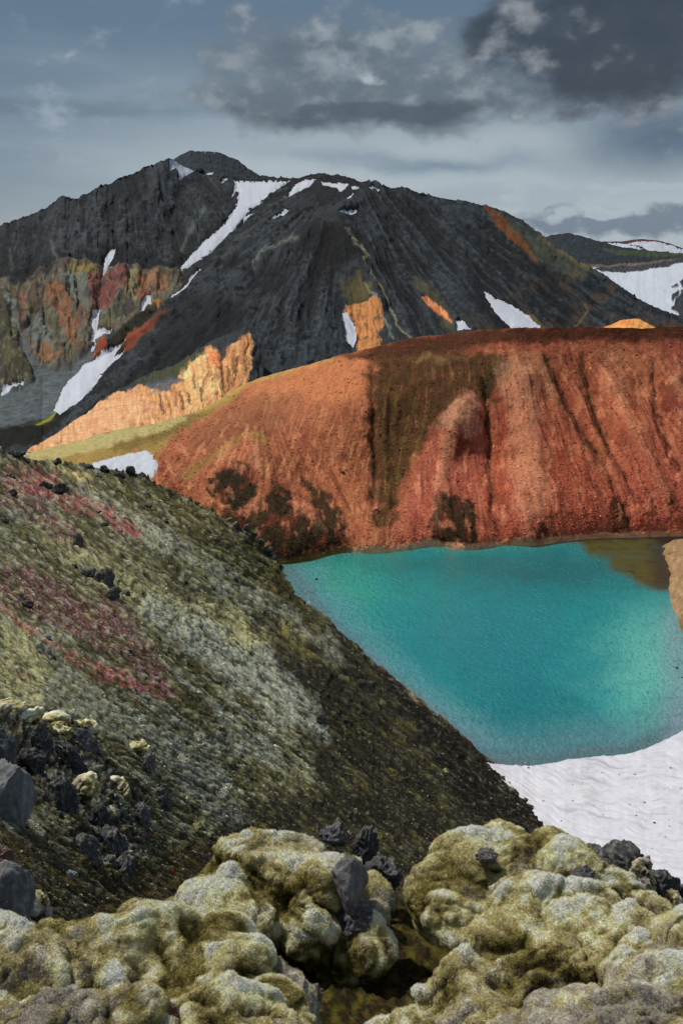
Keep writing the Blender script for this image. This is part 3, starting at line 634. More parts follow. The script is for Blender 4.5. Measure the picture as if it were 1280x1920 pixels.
for pts, w, a in [([(693, 670), (698, 760), (705, 850), (700, 940), (715, 1010)], 8, -9), ([(720, 730), (722, 850), (725, 960)], 6, 4), ([(905, 690), (915, 770), (915, 860), (925, 960), (945, 1010)], 8, -10),
                  ([(760, 750), (745, 850), (740, 960)], 8, -5), ([(880, 745), (850, 800), (830, 900), (820, 1000)], 20, 9), ([(950, 660), (975, 760), (990, 880), (1000, 1000)], 38, 14), ([(1030, 680), (1065, 760), (1110, 830), (1160, 930), (1190, 990)], 9, -9),
                  ([(1090, 670), (1120, 780), (1150, 850), (1200, 940)], 9, -8), ([(1110, 660), (1160, 760), (1210, 860), (1250, 950)], 20, 9), ([(1225, 680), (1230, 780), (1260, 860), (1290, 900)], 7, -8), ([(1260, 700), (1290, 800)], 20, 8), ([(1080, 740), (1130, 870), (1170, 980)], 10, 5),
                  ([(460, 812), (480, 870), (520, 930)], 26, 9), ([(540, 815), (590, 890), (640, 960), (672, 1015)], 8, -4), ([(610, 840), (640, 920), (680, 1000)], 5, -3), ([(560, 830), (600, 900), (650, 980)], 5, 3), ([(440, 810), (380, 850), (320, 890)], 14, 6), ([(400, 840), (340, 870), (300, 890)], 6, -3),
                  ([(420, 880), (450, 930), (480, 1000)], 24, -6), ([(560, 960), (600, 990), (640, 1020)], 14, 6)]:
    carve(s, pts, w, a, 5, 30)
shore = sst(shv-v, 0, 9); s.flat *= .25+.75*shore
c = s.cv; c.c[:] = A(158, 88, 62)
n1 = fbm(u/30, v/30, 4); n2 = fbm(u/5, v/5, 4); n3 = fbm((th)*60, r/60, 4)
n4 = fbm((th+jj)*150, r/90, 3); irr = .3+.9*sst(fbm(u/60+31, v/60, 3), -.3, .35); s.h += n3*1.3*amp*irr+n4*.7*amp*irr
c.put(sst(n3+n1*.5, -.1, .5), A(188, 118, 84), .75); c.put(sst(-n3+n2*.5, .05, .6), A(122, 58, 38), .7)
# ochre west end
c.poly([(-160, 860), (60, 840), (200, 805), (345, 775), (470, 700), (440, 745), (330, 810), (300, 850), (280, 900), (100, 900), (-160, 960)], A(148, 122, 66), .95, 18, 10)
c.poly([(50, 840), (200, 810), (345, 776), (380, 764), (330, 800), (200, 840), (60, 870)], A(176, 160, 116), .75, 10, 6)
c.poly([(200, 840), (330, 796), (420, 745), (380, 780), (300, 830), (220, 850)], A(112, 88, 42), .75, 14, 8)
c.line([(380, 766), (460, 718), (560, 689), (620, 672)], A(186, 150, 80), 7, .75)
# brighter orange face left
c.poly([(460, 730), (560, 692), (650, 666), (700, 655), (710, 690), (700, 740), (690, 760), (560, 760), (450, 790)], A(190, 114, 74), .75, 30, 16)
c.poly([(370, 800), (470, 740), (560, 740), (520, 800), (400, 840), (330, 880)], A(134, 82, 54), .7, 24, 14)
c.poly([(545, 760), (690, 745), (695, 900), (705, 1015), (650, 960), (590, 860)], A(160, 92, 62), .6, 24, 12)
c.poly([(450, 812), (490, 810), (505, 830), (495, 842), (470, 825), (420, 850), (350, 905), (340, 895), (400, 850)], A(150, 116, 60), .75, 10, 6)
c.poly([(660, 660), (700, 655), (708, 690), (690, 700), (680, 690)], A(196, 120, 86), .6, 6, 8)
# dark brown top band and olive hollow
band = c.poly([(640, 668), (700, 650), (760, 634), (850, 622), (1000, 612), (1300, 608), (1420, 600), (1420, 636), (1290, 642), (1150, 640), (1000, 642), (900, 648), (800, 665), (720, 672)], A(88, 42, 22), .95, 16, 8)
c.put(band*sst(fbm(u/40, v/5, 4), 0, .5), A(84, 72, 24), .8); c.put(band*sst(fbm(u/30+5, v/6, 4), .1, .5), A(58, 22, 14), .7)
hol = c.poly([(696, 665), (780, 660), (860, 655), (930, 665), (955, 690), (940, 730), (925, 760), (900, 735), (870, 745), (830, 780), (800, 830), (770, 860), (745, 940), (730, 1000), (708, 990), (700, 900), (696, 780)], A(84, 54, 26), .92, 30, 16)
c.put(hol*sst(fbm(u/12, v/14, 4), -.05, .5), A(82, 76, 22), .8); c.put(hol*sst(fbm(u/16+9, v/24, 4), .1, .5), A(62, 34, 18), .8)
for p_ in [[(745, 745), (728, 820), (722, 880), (728, 960)], [(778, 745), (758, 810), (748, 870), (742, 940)], [(805, 760), (785, 830), (770, 880)]]:
    c.line(p_, A(112, 100, 44), 2.2, .7, 5, 16)
c.poly([(905, 700), (935, 690), (930, 730), (912, 760), (900, 740)], A(44, 46, 16), .85, 8, 8)
c.poly([(790, 665), (830, 668), (880, 665), (880, 676), (840, 682), (780, 676)], A(150, 118, 78), .6, 8, 8)
# pale pink ribs
c.poly([(880, 740), (895, 745), (905, 790), (900, 830), (850, 810), (815, 800), (840, 765)], A(186, 134, 116), .7, 20, 16)
c.poly([(815, 800), (860, 810), (905, 820), (910, 900), (900, 950), (820, 925), (780, 1000), (765, 960), (785, 870)], A(156, 80, 66), .8, 18, 12)
c.poly([(845, 820), (885, 820), (880, 860), (845, 870), (825, 855)], A(110, 50, 36), .75, 10, 10)
c.poly([(950, 665), (1010, 665), (1035, 700), (1060, 760), (1045, 790), (1000, 740), (960, 710)], A(184, 130, 92), .6, 14, 10)
c.poly([(930, 720), (1000, 710), (1060, 800), (1100, 880), (1120, 1000), (940, 1010), (925, 860)], A(160, 78, 54), .7, 20, 12)
c.poly([(960, 760), (1010, 780), (1020, 850), (980, 870), (930, 840)], A(142, 58, 34), .8, 16, 14)
c.poly([(1040, 740), (1060, 740), (1090, 800), (1075, 800)], A(204, 120, 92), .85, 6, 6)
c.poly([(1085, 720), (1105, 740), (1115, 790), (1100, 780)], A(168, 92, 40), .8, 6, 6)
for p_, w_ in [([(1020, 670), (1050, 740), (1080, 800), (1130, 870), (1160, 930)], 7), ([(1085, 690), (1110, 760), (1130, 830), (1165, 890)], 7), ([(1225, 690), (1228, 760)], 6)]:
    c.line(p_, A(88, 58, 28), w_, .85, 5, 20)
c.poly([(1110, 650), (1200, 660), (1290, 670), (1290, 760), (1240, 740), (1200, 760), (1150, 720)], A(168, 108, 76), .7, 20, 12)
c.poly([(1130, 700), (1160, 720), (1200, 800), (1180, 820), (1140, 760)], A(186, 108, 76), .75, 14, 10)
c.poly([(1235, 720), (1300, 710), (1330, 800), (1260, 790), (1230, 770)], A(116, 52, 42), .75, 12, 14)
c.poly([(1240, 640), (1420, 640), (1420, 720), (1250, 700)], A(134, 62, 58), .5, 20, 14)
c.put(sst(fbm(u/9+3, v/22, 4), .1, .5)*sst(v, 645, 660)*sst(-v, -720, -680)*sst(u, 1020, 1060), A(196, 142, 108), .6)
c.poly([(1150, 800), (1290, 800), (1420, 820), (1420, 990), (1180, 1000), (1140, 900)], A(160, 86, 68), .6, 30, 14)
# rosy scree towards the water
c.put(sst(shv-v, 190, 20)*sst(u, 700, 800)*(1-hol), A(166, 84, 68), .65)
c.poly([(440, 985), (560, 1000), (650, 1015), (640, 1030), (560, 1055), (500, 1060)], A(72, 44, 24), .6, 12, 12)
c.poly([(595, 1015), (620, 1010), (650, 1020), (640, 1030), (600, 1028)], A(150, 78, 46), .9, 5, 5)
for p_ in [[(693, 690), (697, 780), (702, 860), (700, 930)], [(914, 760), (915, 850), (922, 940)], [(1232, 770), (1258, 850), (1275, 880)], [(1035, 690), (1070, 770), (1120, 850)]]:
    c.line(p_, A(44, 22, 14), 3, .8, 4, 18)  # shade in the gullies and beside the rib, drawn as dark lines
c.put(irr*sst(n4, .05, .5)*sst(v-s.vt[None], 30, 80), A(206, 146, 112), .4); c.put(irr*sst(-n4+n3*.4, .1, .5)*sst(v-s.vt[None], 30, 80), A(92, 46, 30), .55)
# stony speckle
c.put(sst(fbm(u/2.2, v/2.2, 2), .25, .6), A(206, 136, 112), .35*1); c.put(sst(fbm(u/2.6+60, v/2.6, 2), .25, .6), A(80, 36, 26), .45)
# dark moss stains
for p_, k_ in [([(400, 890), (430, 872), (470, 880), (478, 915), (470, 950), (440, 955), (400, 930), (385, 915)], .95), ([(495, 930), (520, 912), (545, 930), (560, 960), (520, 975), (480, 960)], .92), ([(390, 950), (460, 960), (560, 970), (620, 990), (655, 1010), (640, 1025), (560, 1050), (480, 1060), (440, 1010)], .9),
               ([(568, 892), (600, 920), (640, 960), (650, 1000), (600, 990), (580, 940)], .85), ([(812, 932), (850, 930), (888, 950), (890, 1000), (885, 1040), (830, 1035), (808, 1010)], .92), ([(1145, 940), (1160, 935), (1178, 960), (1172, 1000), (1150, 1000)], .8), ([(1000, 1000), (1020, 992), (1025, 1015), (990, 1020)], .8), ([(955, 1005), (975, 1005), (975, 1020), (955, 1022)], .7), ([(1252, 935), (1262, 945), (1268, 955), (1256, 950)], .8)]:
    m_ = c.poly(p_, A(30, 28, 14), k_, 16, 16, 18); c.put(m_*sst(n2, .0, .4), A(58, 58, 22), .5); s.h -= m_*1.2
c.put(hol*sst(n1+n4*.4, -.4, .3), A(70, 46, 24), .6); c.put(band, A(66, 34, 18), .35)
# beach rim
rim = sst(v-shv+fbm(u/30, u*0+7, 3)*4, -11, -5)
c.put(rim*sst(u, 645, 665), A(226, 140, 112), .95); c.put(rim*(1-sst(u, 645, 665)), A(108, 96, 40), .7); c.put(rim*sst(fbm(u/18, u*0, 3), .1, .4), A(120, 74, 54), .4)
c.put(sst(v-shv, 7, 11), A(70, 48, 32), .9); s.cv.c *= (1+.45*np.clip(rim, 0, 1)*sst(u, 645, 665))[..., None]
mch = s.cv.c.mean(-1, keepdims=True); s.cv.c = mch+(s.cv.c-mch)*.88; s.cv.c = .12*(np.maximum(s.cv.c, 1e-3)/.12)**1.12; s.cv.c *= np.array([.78, .84, .66])*(1-sst(u, 640, 800)[..., None]*np.array([.04, .10, .06]))*(1-.10*sst(u, 800, 960)[..., None]*np.array([.3, 1.2, 1.2]))
s.cv.put(sst(s.h, 6, 14), A(204, 146, 108), .4); s.cv.put(sst(-s.h, 3, 10), A(62, 36, 22), .65)  # ribs lightened and gullies darkened: relief shading put into the colour
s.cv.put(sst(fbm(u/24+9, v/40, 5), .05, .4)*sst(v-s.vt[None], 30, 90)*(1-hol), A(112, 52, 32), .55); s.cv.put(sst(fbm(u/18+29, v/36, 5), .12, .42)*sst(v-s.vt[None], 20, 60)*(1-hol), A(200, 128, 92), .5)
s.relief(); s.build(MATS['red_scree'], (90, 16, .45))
snow_patch(RR, [(176, 868), (200, 862), (230, 855), (255, 847), (272, 842), (282, 850), (290, 852), (288, 862), (296, 870), (298, 880), (290, 896), (270, 905), (220, 900), (170, 890)], 'bright snow patch in the saddle behind the mossy slope', 1.5, 2.5, group='snow in the saddle')
snow_patch(RR, [(-20, 860), (8, 842), (20, 836), (45, 833), (61, 834), (60, 843), (55, 852), (30, 870), (-20, 880)], 'small snow patch at the left edge behind the dark boulders', 1.5, 1.5, group='snow in the saddle')

# ================================================================== lake
nc, nr = 420, 260
U, V = np.meshgrid(np.linspace(430, 1460, nc), np.linspace(985, 1500, nr))
G = P(U, V, D_at(V, LAKE_Z))
c = Canvas(U, V, A(0, 124, 126))
_wu = fbm(U/90+3, V/45, 4)*70; _wv = fbm(U/90+43, V/45, 4)*30
def blobm(u0, v0, su, sv): return np.exp(-((U+_wu-u0)/su)**2-((V+_wv-v0)/sv)**2)
wv = fbm(U/60, V/30, 3)
c.put(sst(V, 1030, 1230), A(6, 134, 138), .7)
c.put(blobm(660, 1110, 150, 60), A(26, 142, 130), .75); c.put(blobm(600, 1085, 90, 35), A(70, 158, 124), .5)
c.put(blobm(1010, 1075, 170, 42), A(0, 78, 84), .8); c.put(blobm(800, 1060, 200, 20), A(0, 92, 86), .6)
c.put(blobm(900, 1200, 190, 90), A(0, 104, 116), .6); c.put(blobm(980, 1330, 150, 90), A(0, 98, 110), .7)
c.put(sst(U+wv*30, 1110, 1220)*sst(V+wv*20, 1100, 1190)*(1-sst(V, 1330, 1440)), A(74, 160, 150), .75)
c.put(blobm(1205, 1260, 90, 90), A(108, 182, 166), .45)
edge = np.interp(V[:, 0], [1050, 1165, 1240, 1355, 1430], [530, 620, 700, 840, 930])[:, None]
c.put(1-sst(U-edge+wv*18, 0, 110), A(94, 138, 146), .65)
c.put(1-sst(U-edge, 0, 30), A(96, 104, 110), .6)
near = np.interp(U[0], [900, 1000, 1100, 1170, 1280, 1460], [1430, 1436, 1418, 1414, 1372, 1290])[None]
c.put(sst(near-V+wv*14, 110, 0), A(92, 118, 126), .75)
c.put(sst(near-V+wv*6, 36, 0), A(80, 88, 92), .6)
c.put(sst(U, 1215, 1275)*sst(V, 1120, 1160), A(124, 138, 150), .6)
shl = np.interp(U, shu[:, 0], shu[:, 1])
c.put((1-sst(V-shl+wv*6, 0, 20)), A(70, 122, 100), .6)
m_ = c.poly([(1060, 1000), (1300, 995), (1300, 1105), (1240, 1108), (1195, 1098), (1150, 1068), (1110, 1040)], A(74, 70, 22), 1, 26, 10, 40)
c.put(m_*sst(fbm(U/30, V/6, 4), 0, .5), A(44, 40, 12), .8); c.put(sst(U, 1205, 1245)*sst(-V, -1112, -1100), A(28, 10, 8), .85*1)
c.put(sst(-V, -1016, -1008)*sst(U, 940, 1000), A(24, 18, 12), .8)
c.put(sst(fbm(U/4.5, V/2.4, 3), .0, .5), A(0, 78, 88), .55*(1-m_*.7)); c.put(sst(fbm(U/4.5+60, V/2.4, 3), .1, .5)*(1-m_), A(60, 164, 164), .35); c.put(sst(fbm(U/70+4, V/14, 4), .0, .5), A(0, 92, 100), .22)  # light and dark of the ripples, painted into the water colour
o = link_mesh('lake_water', G.reshape(-1, 3), grid_faces(nr, nc), None, np.clip(c.c*.95, .004, .9).reshape(-1, 3)); tag(o, kind='structure')
m = bpy.data.materials.new('turquoise_water'); m.use_nodes = True; nt = m.node_tree; b = nt.nodes['Principled BSDF']
at = nt.nodes.new('ShaderNodeAttribute'); at.attribute_name = 'Col'; nt.links.new(at.outputs['Color'], b.inputs['Base Color'])
b.inputs['Roughness'].default_value = .06; b.inputs['IOR'].default_value = 1.33
tc = nt.nodes.new('ShaderNodeTexCoord'); mp = nt.nodes.new('ShaderNodeMapping'); mp.inputs['Scale'].default_value = (1, .6, 1); mp.inputs['Rotation'].default_value = (0, 0, .5)
nt.links.new(tc.outputs['Object'], mp.inputs[0])
n1 = nt.nodes.new('ShaderNodeTexNoise'); n1.inputs['Scale'].default_value = 1.1; n1.inputs['Detail'].default_value = 5; n1.inputs['Roughness'].default_value = .65; nt.links.new(mp.outputs[0], n1.inputs[0])
bp = nt.nodes.new('ShaderNodeBump'); bp.inputs['Strength'].default_value = 1.0; bp.inputs['Distance'].default_value = .6; nt.links.new(n1.outputs[0], bp.inputs['Height']); nt.links.new(bp.outputs[0], b.inputs['Normal'])
o.data.materials.append(m)

# ================================================================== snowfield at the near shore
top = [(820, 1400), (900, 1428), (935, 1433), (975, 1437), (1005, 1434), (1040, 1430), (1090, 1420), (1130, 1417), (1170, 1415), (1210, 1404), (1250, 1385), (1290, 1364), (1460, 1290)]
s = SF = Sheet('snowfield', top, [(820, 1800), (1460, 1800)], [(a, b, float(D_at(b, -59.3))) for a, b in top[::2]]+[(a, b+60, float(D_at(b+60, -57.6))) for a, b in top[::3]]+[(850, 1650, 64), (1050, 1650, 66), (1280, 1650, 66), (1460, 1650, 66), (850, 1800, 50), (1460, 1800, 50), (1280, 1500, 86)], 820, 1460, 460, 300, (1.2, 26))
u, v = s.u, s.v
g = 150*(1-np.exp(-(u-900)/130)); ps = (v-g)+fbm(u/60, v/60, 3)*14
rip = ridged(ps/13, u/170, 3); rip2 = fbm(ps/5, u/50, 3)
s.h += rip*3.6+rip2*1.3+fbm(u/50, v/40, 3)*3
s.cv.c[:] = A(184, 183, 189); s.cv.put(sst(-rip, -.2, .5), A(136, 134, 142), .8); s.cv.put(sst(fbm(ps/9, u/60, 4), 0, .5), A(158, 153, 153), .6)
s.cv.put(sst(v-s.vt[None], 5, 0), A(170, 176, 184), .7)
s.relief(); s.G2[0, :, 2] -= .3; s.build(MATS['snow'], (3, 4, 1.5))

# ================================================================== far-right bank of the lake
s = BK = Sheet('lake_bank', [(1225, 1040), (1243, 1022), (1262, 1013), (1290, 1008), (1460, 1000)], [(1225, 1330), (1460, 1330)],
   [(1225, 1040, float(D_at(1040, -60.6))), (1262, 1013, float(D_at(1013, -59.6))), (1460, 1000, float(D_at(1000, -56))), (1243, 1060, float(D_at(1060, -60.4))), (1255, 1080, float(D_at(1080, -59.9))), (1250, 1110, float(D_at(1110, -60.1))), (1268, 1160, float(D_at(1160, -60.1))), (1282, 1210, float(D_at(1210, -60.2))), (1225, 1150, float(D_at(1150, -62))), (1225, 1330, float(D_at(1330, -66))), (1290, 1240, float(D_at(1240, -60.4))), (1320, 1330, float(D_at(1330, -60.2))), (1275, 1060, float(D_at(1060, -58.6))), (1300, 1130, float(D_at(1130, -57))), (1460, 1330, float(D_at(1330, -55))), (1460, 1150, float(D_at(1150, -54)))], 1225, 1460, 150, 150, (.8, 10))
u, v = s.u, s.v
s.h += fbm(u/16, v/16, 4)*2.5+ridged(u/12, v/30, 3)*.8
s.cv.c[:] = A(132, 104, 74); s.cv.put(sst(fbm(u/8, v/20, 4), -.1, .5), A(160, 132, 100), .8); s.cv.put(sst(fbm(u/12+5, v/12, 4), .1, .5), A(112, 84, 44), .8); s.cv.put(sst(v, 1140, 1180), A(96, 78, 40), .8)
s.relief(); s.build(MATS['bank_sand'], (6, 4, .5))

# ================================================================== mossy slope on the left
top = [(-160, 820), (0, 843), (20, 847), (60, 862), (110, 868), (170, 874), (250, 887), (290, 902), (330, 927), (400, 960), (460, 996), (500, 1036), (520, 1054), (560, 1102), (620, 1168), (700, 1241), (760, 1293), (840, 1357), (900, 1417), (948, 1450), (1020, 1508), (1078, 1562), (1165, 1660), (1320, 1830)]
bot = [(-160, 1990), (1320, 1990)]
def zD(v_, z_): return float(D_at(v_, z_))
ctrl = [(-160, 820, 150), (0, 843, 158), (60, 862, 165), (170, 874, 170), (250, 887, 170), (330, 927, 167), (400, 960, 165), (460, 996, 163), (520, 1054, zD(1054, -60.4)), (620, 1168, zD(1168, -60.5)), (700, 1241, zD(1241, -60.5)), (840, 1357, zD(1357, -60.5)), (940, 1450, zD(1450, -59.8)), (1000, 1502, zD(1502, -58.5)), (1058, 1560, zD(1560, -56)), (1150, 1660, 62), (1320, 1830, 45),
        (0, 1400, 27), (0, 1250, 42), (0, 1100, 65), (0, 960, 105), (-160, 1400, 22), (-160, 1100, 55), (300, 1300, 60), (200, 1080, 90), (300, 1000, 125), (420, 1120, 112), (600, 1300, 88), (300, 1600, 33), (700, 1560, 58), (500, 1450, 62), (900, 1560, 68), (0, 1700, 13), (0, 1550, 18), (-160, 1700, 11), (150, 1500, 27), (200, 1700, 20), (0, 1990, 7), (600, 1990, 18), (1200, 1990, 26), (900, 1750, 44), (600, 1750, 36)]
s = SL = Sheet('mossy_slope', top, bot, ctrl, -160, 1320, 860, 660, (1.6, 9))
u, v = s.u, s.v
wx_, wy_ = s.G[..., 0], s.G[..., 1]
near_ = (1-sst(s.D, 14, 70))*.55
fa = (u*.80+v*.60)/38; ac = (-u*.60+v*.80)/19         # down the fall line, across it
lg = np.log(s.D)
# relief in metres, then turned into the sheet's unit
H = fbm(ac/9, fa/26, 3)*1.3+fbm(ac/2.6, fa/5.2, 3)*.5*1+bil3(np.stack([ac.ravel(), fa.ravel()*.6, wx_.ravel()*0], -1), 1.3, 2).reshape(u.shape)*1.1
fine_ = fbm(ac/.42, fa/.75, 3); H2 = fine_*.16+fbm(ac/.14, fa/.2, 2)*.05
cr = np.clip(fbm(u/26, v/22, 4)-.18, 0, 1); H3 = cr*1.0*np.clip(s.D/60, .25, 1.4)
tb = bil3(np.stack([ac.ravel()*2.6, fa.ravel()*1.5, wx_.ravel()*0+5], -1), 1.0, 2).reshape(u.shape); tb2 = ridged(ac*2.2, fa*.8, 3)
strk = fbm(ac*3.0, fa*.5, 4); s.h += (H*2.6+H2*13+H3*6+tb*4+tb2*2.4+strk*5).astype(np.float32)
# rocky crest
crest = np.exp(-(v-s.vt[None])/13)*(1-sst(u, 520, 620)); s.h += crest*np.clip(fbm(u/9, v/9, 4), -.1, 1)*14
# outcrop at the lower left, carved under an edge
oc = s.cv.mask([(-160, 1330), (60, 1330), (150, 1350), (200, 1440), (270, 1500), (270, 1640), (190, 1660), (120, 1560), (90, 1500), (-160, 1500)], 20, 12)
s.h += oc*(ridged(u/34, v/60, 4)*9+fbm(u/9, v/12, 3)*5)
carve(s, [(0, 1345), (80, 1345), (150, 1380), (200, 1440), (270, 1490)], 20, 9); carve(s, [(0, 1420), (110, 1450), (190, 1520), (240, 1600)], 26, -12)
c = s.cv; c.c[:] = A(86, 86, 56)
a1 = fbm(ac/.5, fa/1.4, 4); a2 = fbm(ac/1.3+7, fa/5, 4); a3 = fbm(ac/5+3, fa/16, 3); a4 = fbm(ac/.16, fa/.26, 3); a5 = fbm(ac/.3+40, fa/.5, 3)
c.put(sst(a2+a1*.7+a3*.5, -.05, .4), A(130, 136, 124), .8)
c.put(sst(-a2+a1*.6+a3*.3, .0, .4), A(66, 62, 24), .85)
c.put(sst(a1-a2*.3, .12, .5), A(36, 36, 38), .85)
# broad zones
brk0 = sst(a1+a5*.6, -.4, .3)
def zone(p_, col_, k_, mul=None, soft=40, warp=26, ws=50): return c.poly(p_, A(*col_), k_, soft, warp, ws, mul)
dk = zone([(520, 1060), (620, 1170), (840, 1360), (1060, 1560), (1150, 1700), (500, 1800), (300, 1700), (420, 1520), (600, 1480), (560, 1330), (420, 1250), (480, 1180)], (34, 32, 16), .92)  # shade of the steep lower side facing right, painted dark
c.put(dk*sst(a1+a2*.4+a5*.4, .05, .5), A(84, 80, 26), .8); c.put(dk*sst(-a1+a5*.5, .1, .5), A(20, 20, 18), .75)
zone([(860, 1390), (1000, 1500), (1070, 1570), (1000, 1590), (860, 1500), (760, 1330), (700, 1250), (600, 1150), (620, 1150)], (24, 18, 12), .85, None, 14, 8)
up = zone([(250, 890), (400, 965), (520, 1060), (600, 1180), (500, 1130), (420, 1080), (330, 1000), (270, 960), (180, 900)], (76, 72, 26), .75)
c.put(up*sst(a1, .0, .5), A(40, 40, 28), .75); c.put(up*sst(-a2, .1, .5), A(98, 94, 30), .6)
zone([(300, 900), (380, 950), (420, 1000), (330, 960), (280, 930)], (88, 86, 26), .5, brk0, 14, 14)
pale = [([(90, 960), (150, 1000), (200, 1050), (320, 1110), (420, 1150), (500, 1190), (470, 1230), (380, 1180), (260, 1150), (150, 1070), (60, 990)], (148, 148, 108), .6),
        ([(140, 900), (200, 935), (330, 1000), (420, 1060), (620, 1200), (640, 1250), (540, 1180), (420, 1100), (300, 1030), (180, 960)], (134, 138, 122), .6),
        ([(260, 1110), (400, 1160), (480, 1200), (600, 1330), (620, 1400), (520, 1340), (400, 1260), (280, 1180)], (138, 146, 132), .75),
        ([(370, 1130), (440, 1140), (490, 1190), (480, 1230), (430, 1200)], (158, 156, 100), .5), ([(500, 1150), (560, 1190), (580, 1240), (520, 1190)], (140, 138, 80), .6),
        ([(0, 1120), (60, 1160), (150, 1260), (250, 1330), (420, 1400), (420, 1500), (300, 1440), (150, 1340), (0, 1330)], (128, 134, 118), .6),
        ([(110, 875), (150, 885), (165, 905), (130, 905)], (176, 168, 112), .8), ([(0, 1170), (60, 1190), (100, 1250), (60, 1330), (0, 1300)], (150, 150, 98), .55), ([(300, 1400), (400, 1460), (480, 1560), (400, 1540)], (112, 118, 112), .5)]
brk = sst(a1*.8+a5*.7, -.6, .05)*1.15
for p_, col_, k_ in pale: zone(p_, col_, k_, brk, 30, 20, 40)
red = [([(10, 868), (80, 880), (150, 925), (250, 980), (270, 1010), (180, 975), (110, 950), (70, 930), (10, 915)], (122, 62, 64), .9), ([(0, 910), (80, 945), (140, 1000), (190, 1040), (120, 1020), (40, 960), (0, 950)], (84, 58, 60), .8),
       ([(0, 1050), (90, 1080), (170, 1130), (260, 1180), (330, 1300), (300, 1290), (230, 1240), (130, 1190), (0, 1120)], (96, 64, 68), .85), ([(0, 1130), (50, 1170), (120, 1220), (230, 1270), (240, 1290), (180, 1270), (100, 1215), (0, 1150)], (150, 78, 76), .9),
       ([(150, 1080), (250, 1150), (270, 1180), (200, 1150)], (110, 72, 72), .6), ([(190, 1240), (330, 1300), (340, 1312), (230, 1290), (190, 1255)], (136, 70, 76), .85), ([(20, 1240), (60, 1260), (50, 1275)], (120, 70, 60), .6)]
for p_, col_, k_ in red: zone(p_, col_, min(1, k_*1.15), sst(a2*.6+a5+a1*.4, -.45, .25), 14, 16, 30)
c.put(sst(fbm(u/2.4, v/2.4, 2), .28, .55)*np.clip(sum(c.mask(p_, 10, 12, 30) for p_, _, _ in red), 0, 1), A(204, 140, 132), .7)
c.put(sst(-tb+a5*.5, .1, .5), A(30, 31, 28), .75); c.put(sst(tb+a4*.4, .12, .5)*(1-dk*.75), A(160, 164, 146), .42); c.put(sst(-tb2+a5*.6, .0, .7), A(40, 38, 34), .6)  # shade in the gaps between clumps painted dark, their crowns pale
c.put(sst(a5-a1*.4, .12, .5), A(34, 34, 36), .6)
yl = sst(a5+a2*.3, .3, .55); c.put(yl*(1-dk*.6), A(122, 112, 34), .6)
c.put(sst(a4, .25, .6), A(150, 150, 132), .35); c.put(sst(-a4, .2, .55), A(22, 22, 22), .6)
c.put(sst(strk+a5*.3, .1, .5)*(1-dk*.8), A(146, 148, 112), .5); c.put(sst(-strk+a5*.3, .1, .5), A(44, 42, 28), .6)
c.put(sst(H3, .15, .6)*(1-dk*.5), A(48, 48, 50), .5)
c.put(oc*sst(fbm(u/14, v/18, 4), -.3, .25), A(26, 26, 30), .9); c.put(oc*sst(fbm(u/7, v/10, 4), .1, .4), A(96, 100, 96), .6)
ll = zone([(-160, 1560), (80, 1560), (200, 1640), (420, 1560), (420, 1700), (200, 1760), (-160, 1800)], (42, 38, 18), .75)
c.put(ll*sst(a1, .0, .4), A(86, 78, 22), .7); c.put(ll*sst(-a5, .15, .5), A(120, 100, 90), .45)
c.put(crest*sst(fbm(u/6, v/5, 3), -.1, .3), A(50, 52, 56), .9)
c.line([(700, 1241), (840, 1357), (940, 1450), (1000, 1502), (1058, 1560)], A(92, 50, 38), 2.5, .5)
c.line([(920, 1430), (960, 1465), (1058, 1560)], A(168, 84, 70), 2.0, .8, 1)
mm = c.c.mean(-1, keepdims=True); c.c = mm+(c.c-mm)*.86; c.c = c.c*np.array([1.05, .99, .97])
c.c = .13*np.maximum(c.c/.13, 1e-3)**1.25*.86
s.relief(); s.build(MATS['moss_slope'], (26, 14, .75))
print('terrain', round(time.time()-T0, 1))
#==MARK_OBJECTS==
# ================================================================== scattered small pieces
def ridge3(V, k, off): return 1-2*np.abs(perlin3(V[:, 0]*k+off, V[:, 1]*k, V[:, 2]*k))
def inst_mat(name, var=.3, rough=.95, bump=0.0):
    m = bpy.data.materials.new(name); m.use_nodes = True; nt = m.node_tree; b = nt.nodes['Principled BSDF']
    at = nt.nodes.new('ShaderNodeAttribute'); at.attribute_type = 'INSTANCER'; at.attribute_name = 'Col'
    nt.links.new(at.outputs['Color'], b.inputs['Base Color']); b.inputs['Roughness'].default_value = rough; b.inputs['Specular IOR Level'].default_value = .1
    return m
IM = inst_mat('small_piece')
def hidden_source(name, V, Fc, smooth=False):
    me = bpy.data.meshes.new(name); me.from_pydata([tuple(map(float, x)) for x in V], [], [tuple(map(int, f)) for f in Fc]); me.update()
    me.polygons.foreach_set('use_smooth', np.full(len(me.polygons), smooth)); me.materials.append(IM)
    return me
def ico(sub):
    bm = bmesh.new(); bmesh.ops.create_icosphere(bm, subdivisions=sub, radius=1)
    V = np.array([v.co[:] for v in bm.verts]); Fc = np.array([[v.index for v in f.verts] for f in bm.faces]); bm.free(); return V, Fc
V1, F1 = ico(1); V2, F2 = ico(2)
def lump_src(name, V, Fc, amp, seed, squash, smooth):
    n = fbm3(V, 1.1, 2, off=seed)[:, None]; W = V*(1+n*amp*2); W[:, 2] *= squash; return hidden_source(name, W, Fc, smooth)
CLUMP = [lump_src('clump_shape', V2, F2, .5, 3.1*i, .6, True) for i in range(2)]
STONE = [lump_src('stone_shape', V1, F1, .6, 5.7*i+1, .7, False) for i in range(2)]
bl = []; bf = []
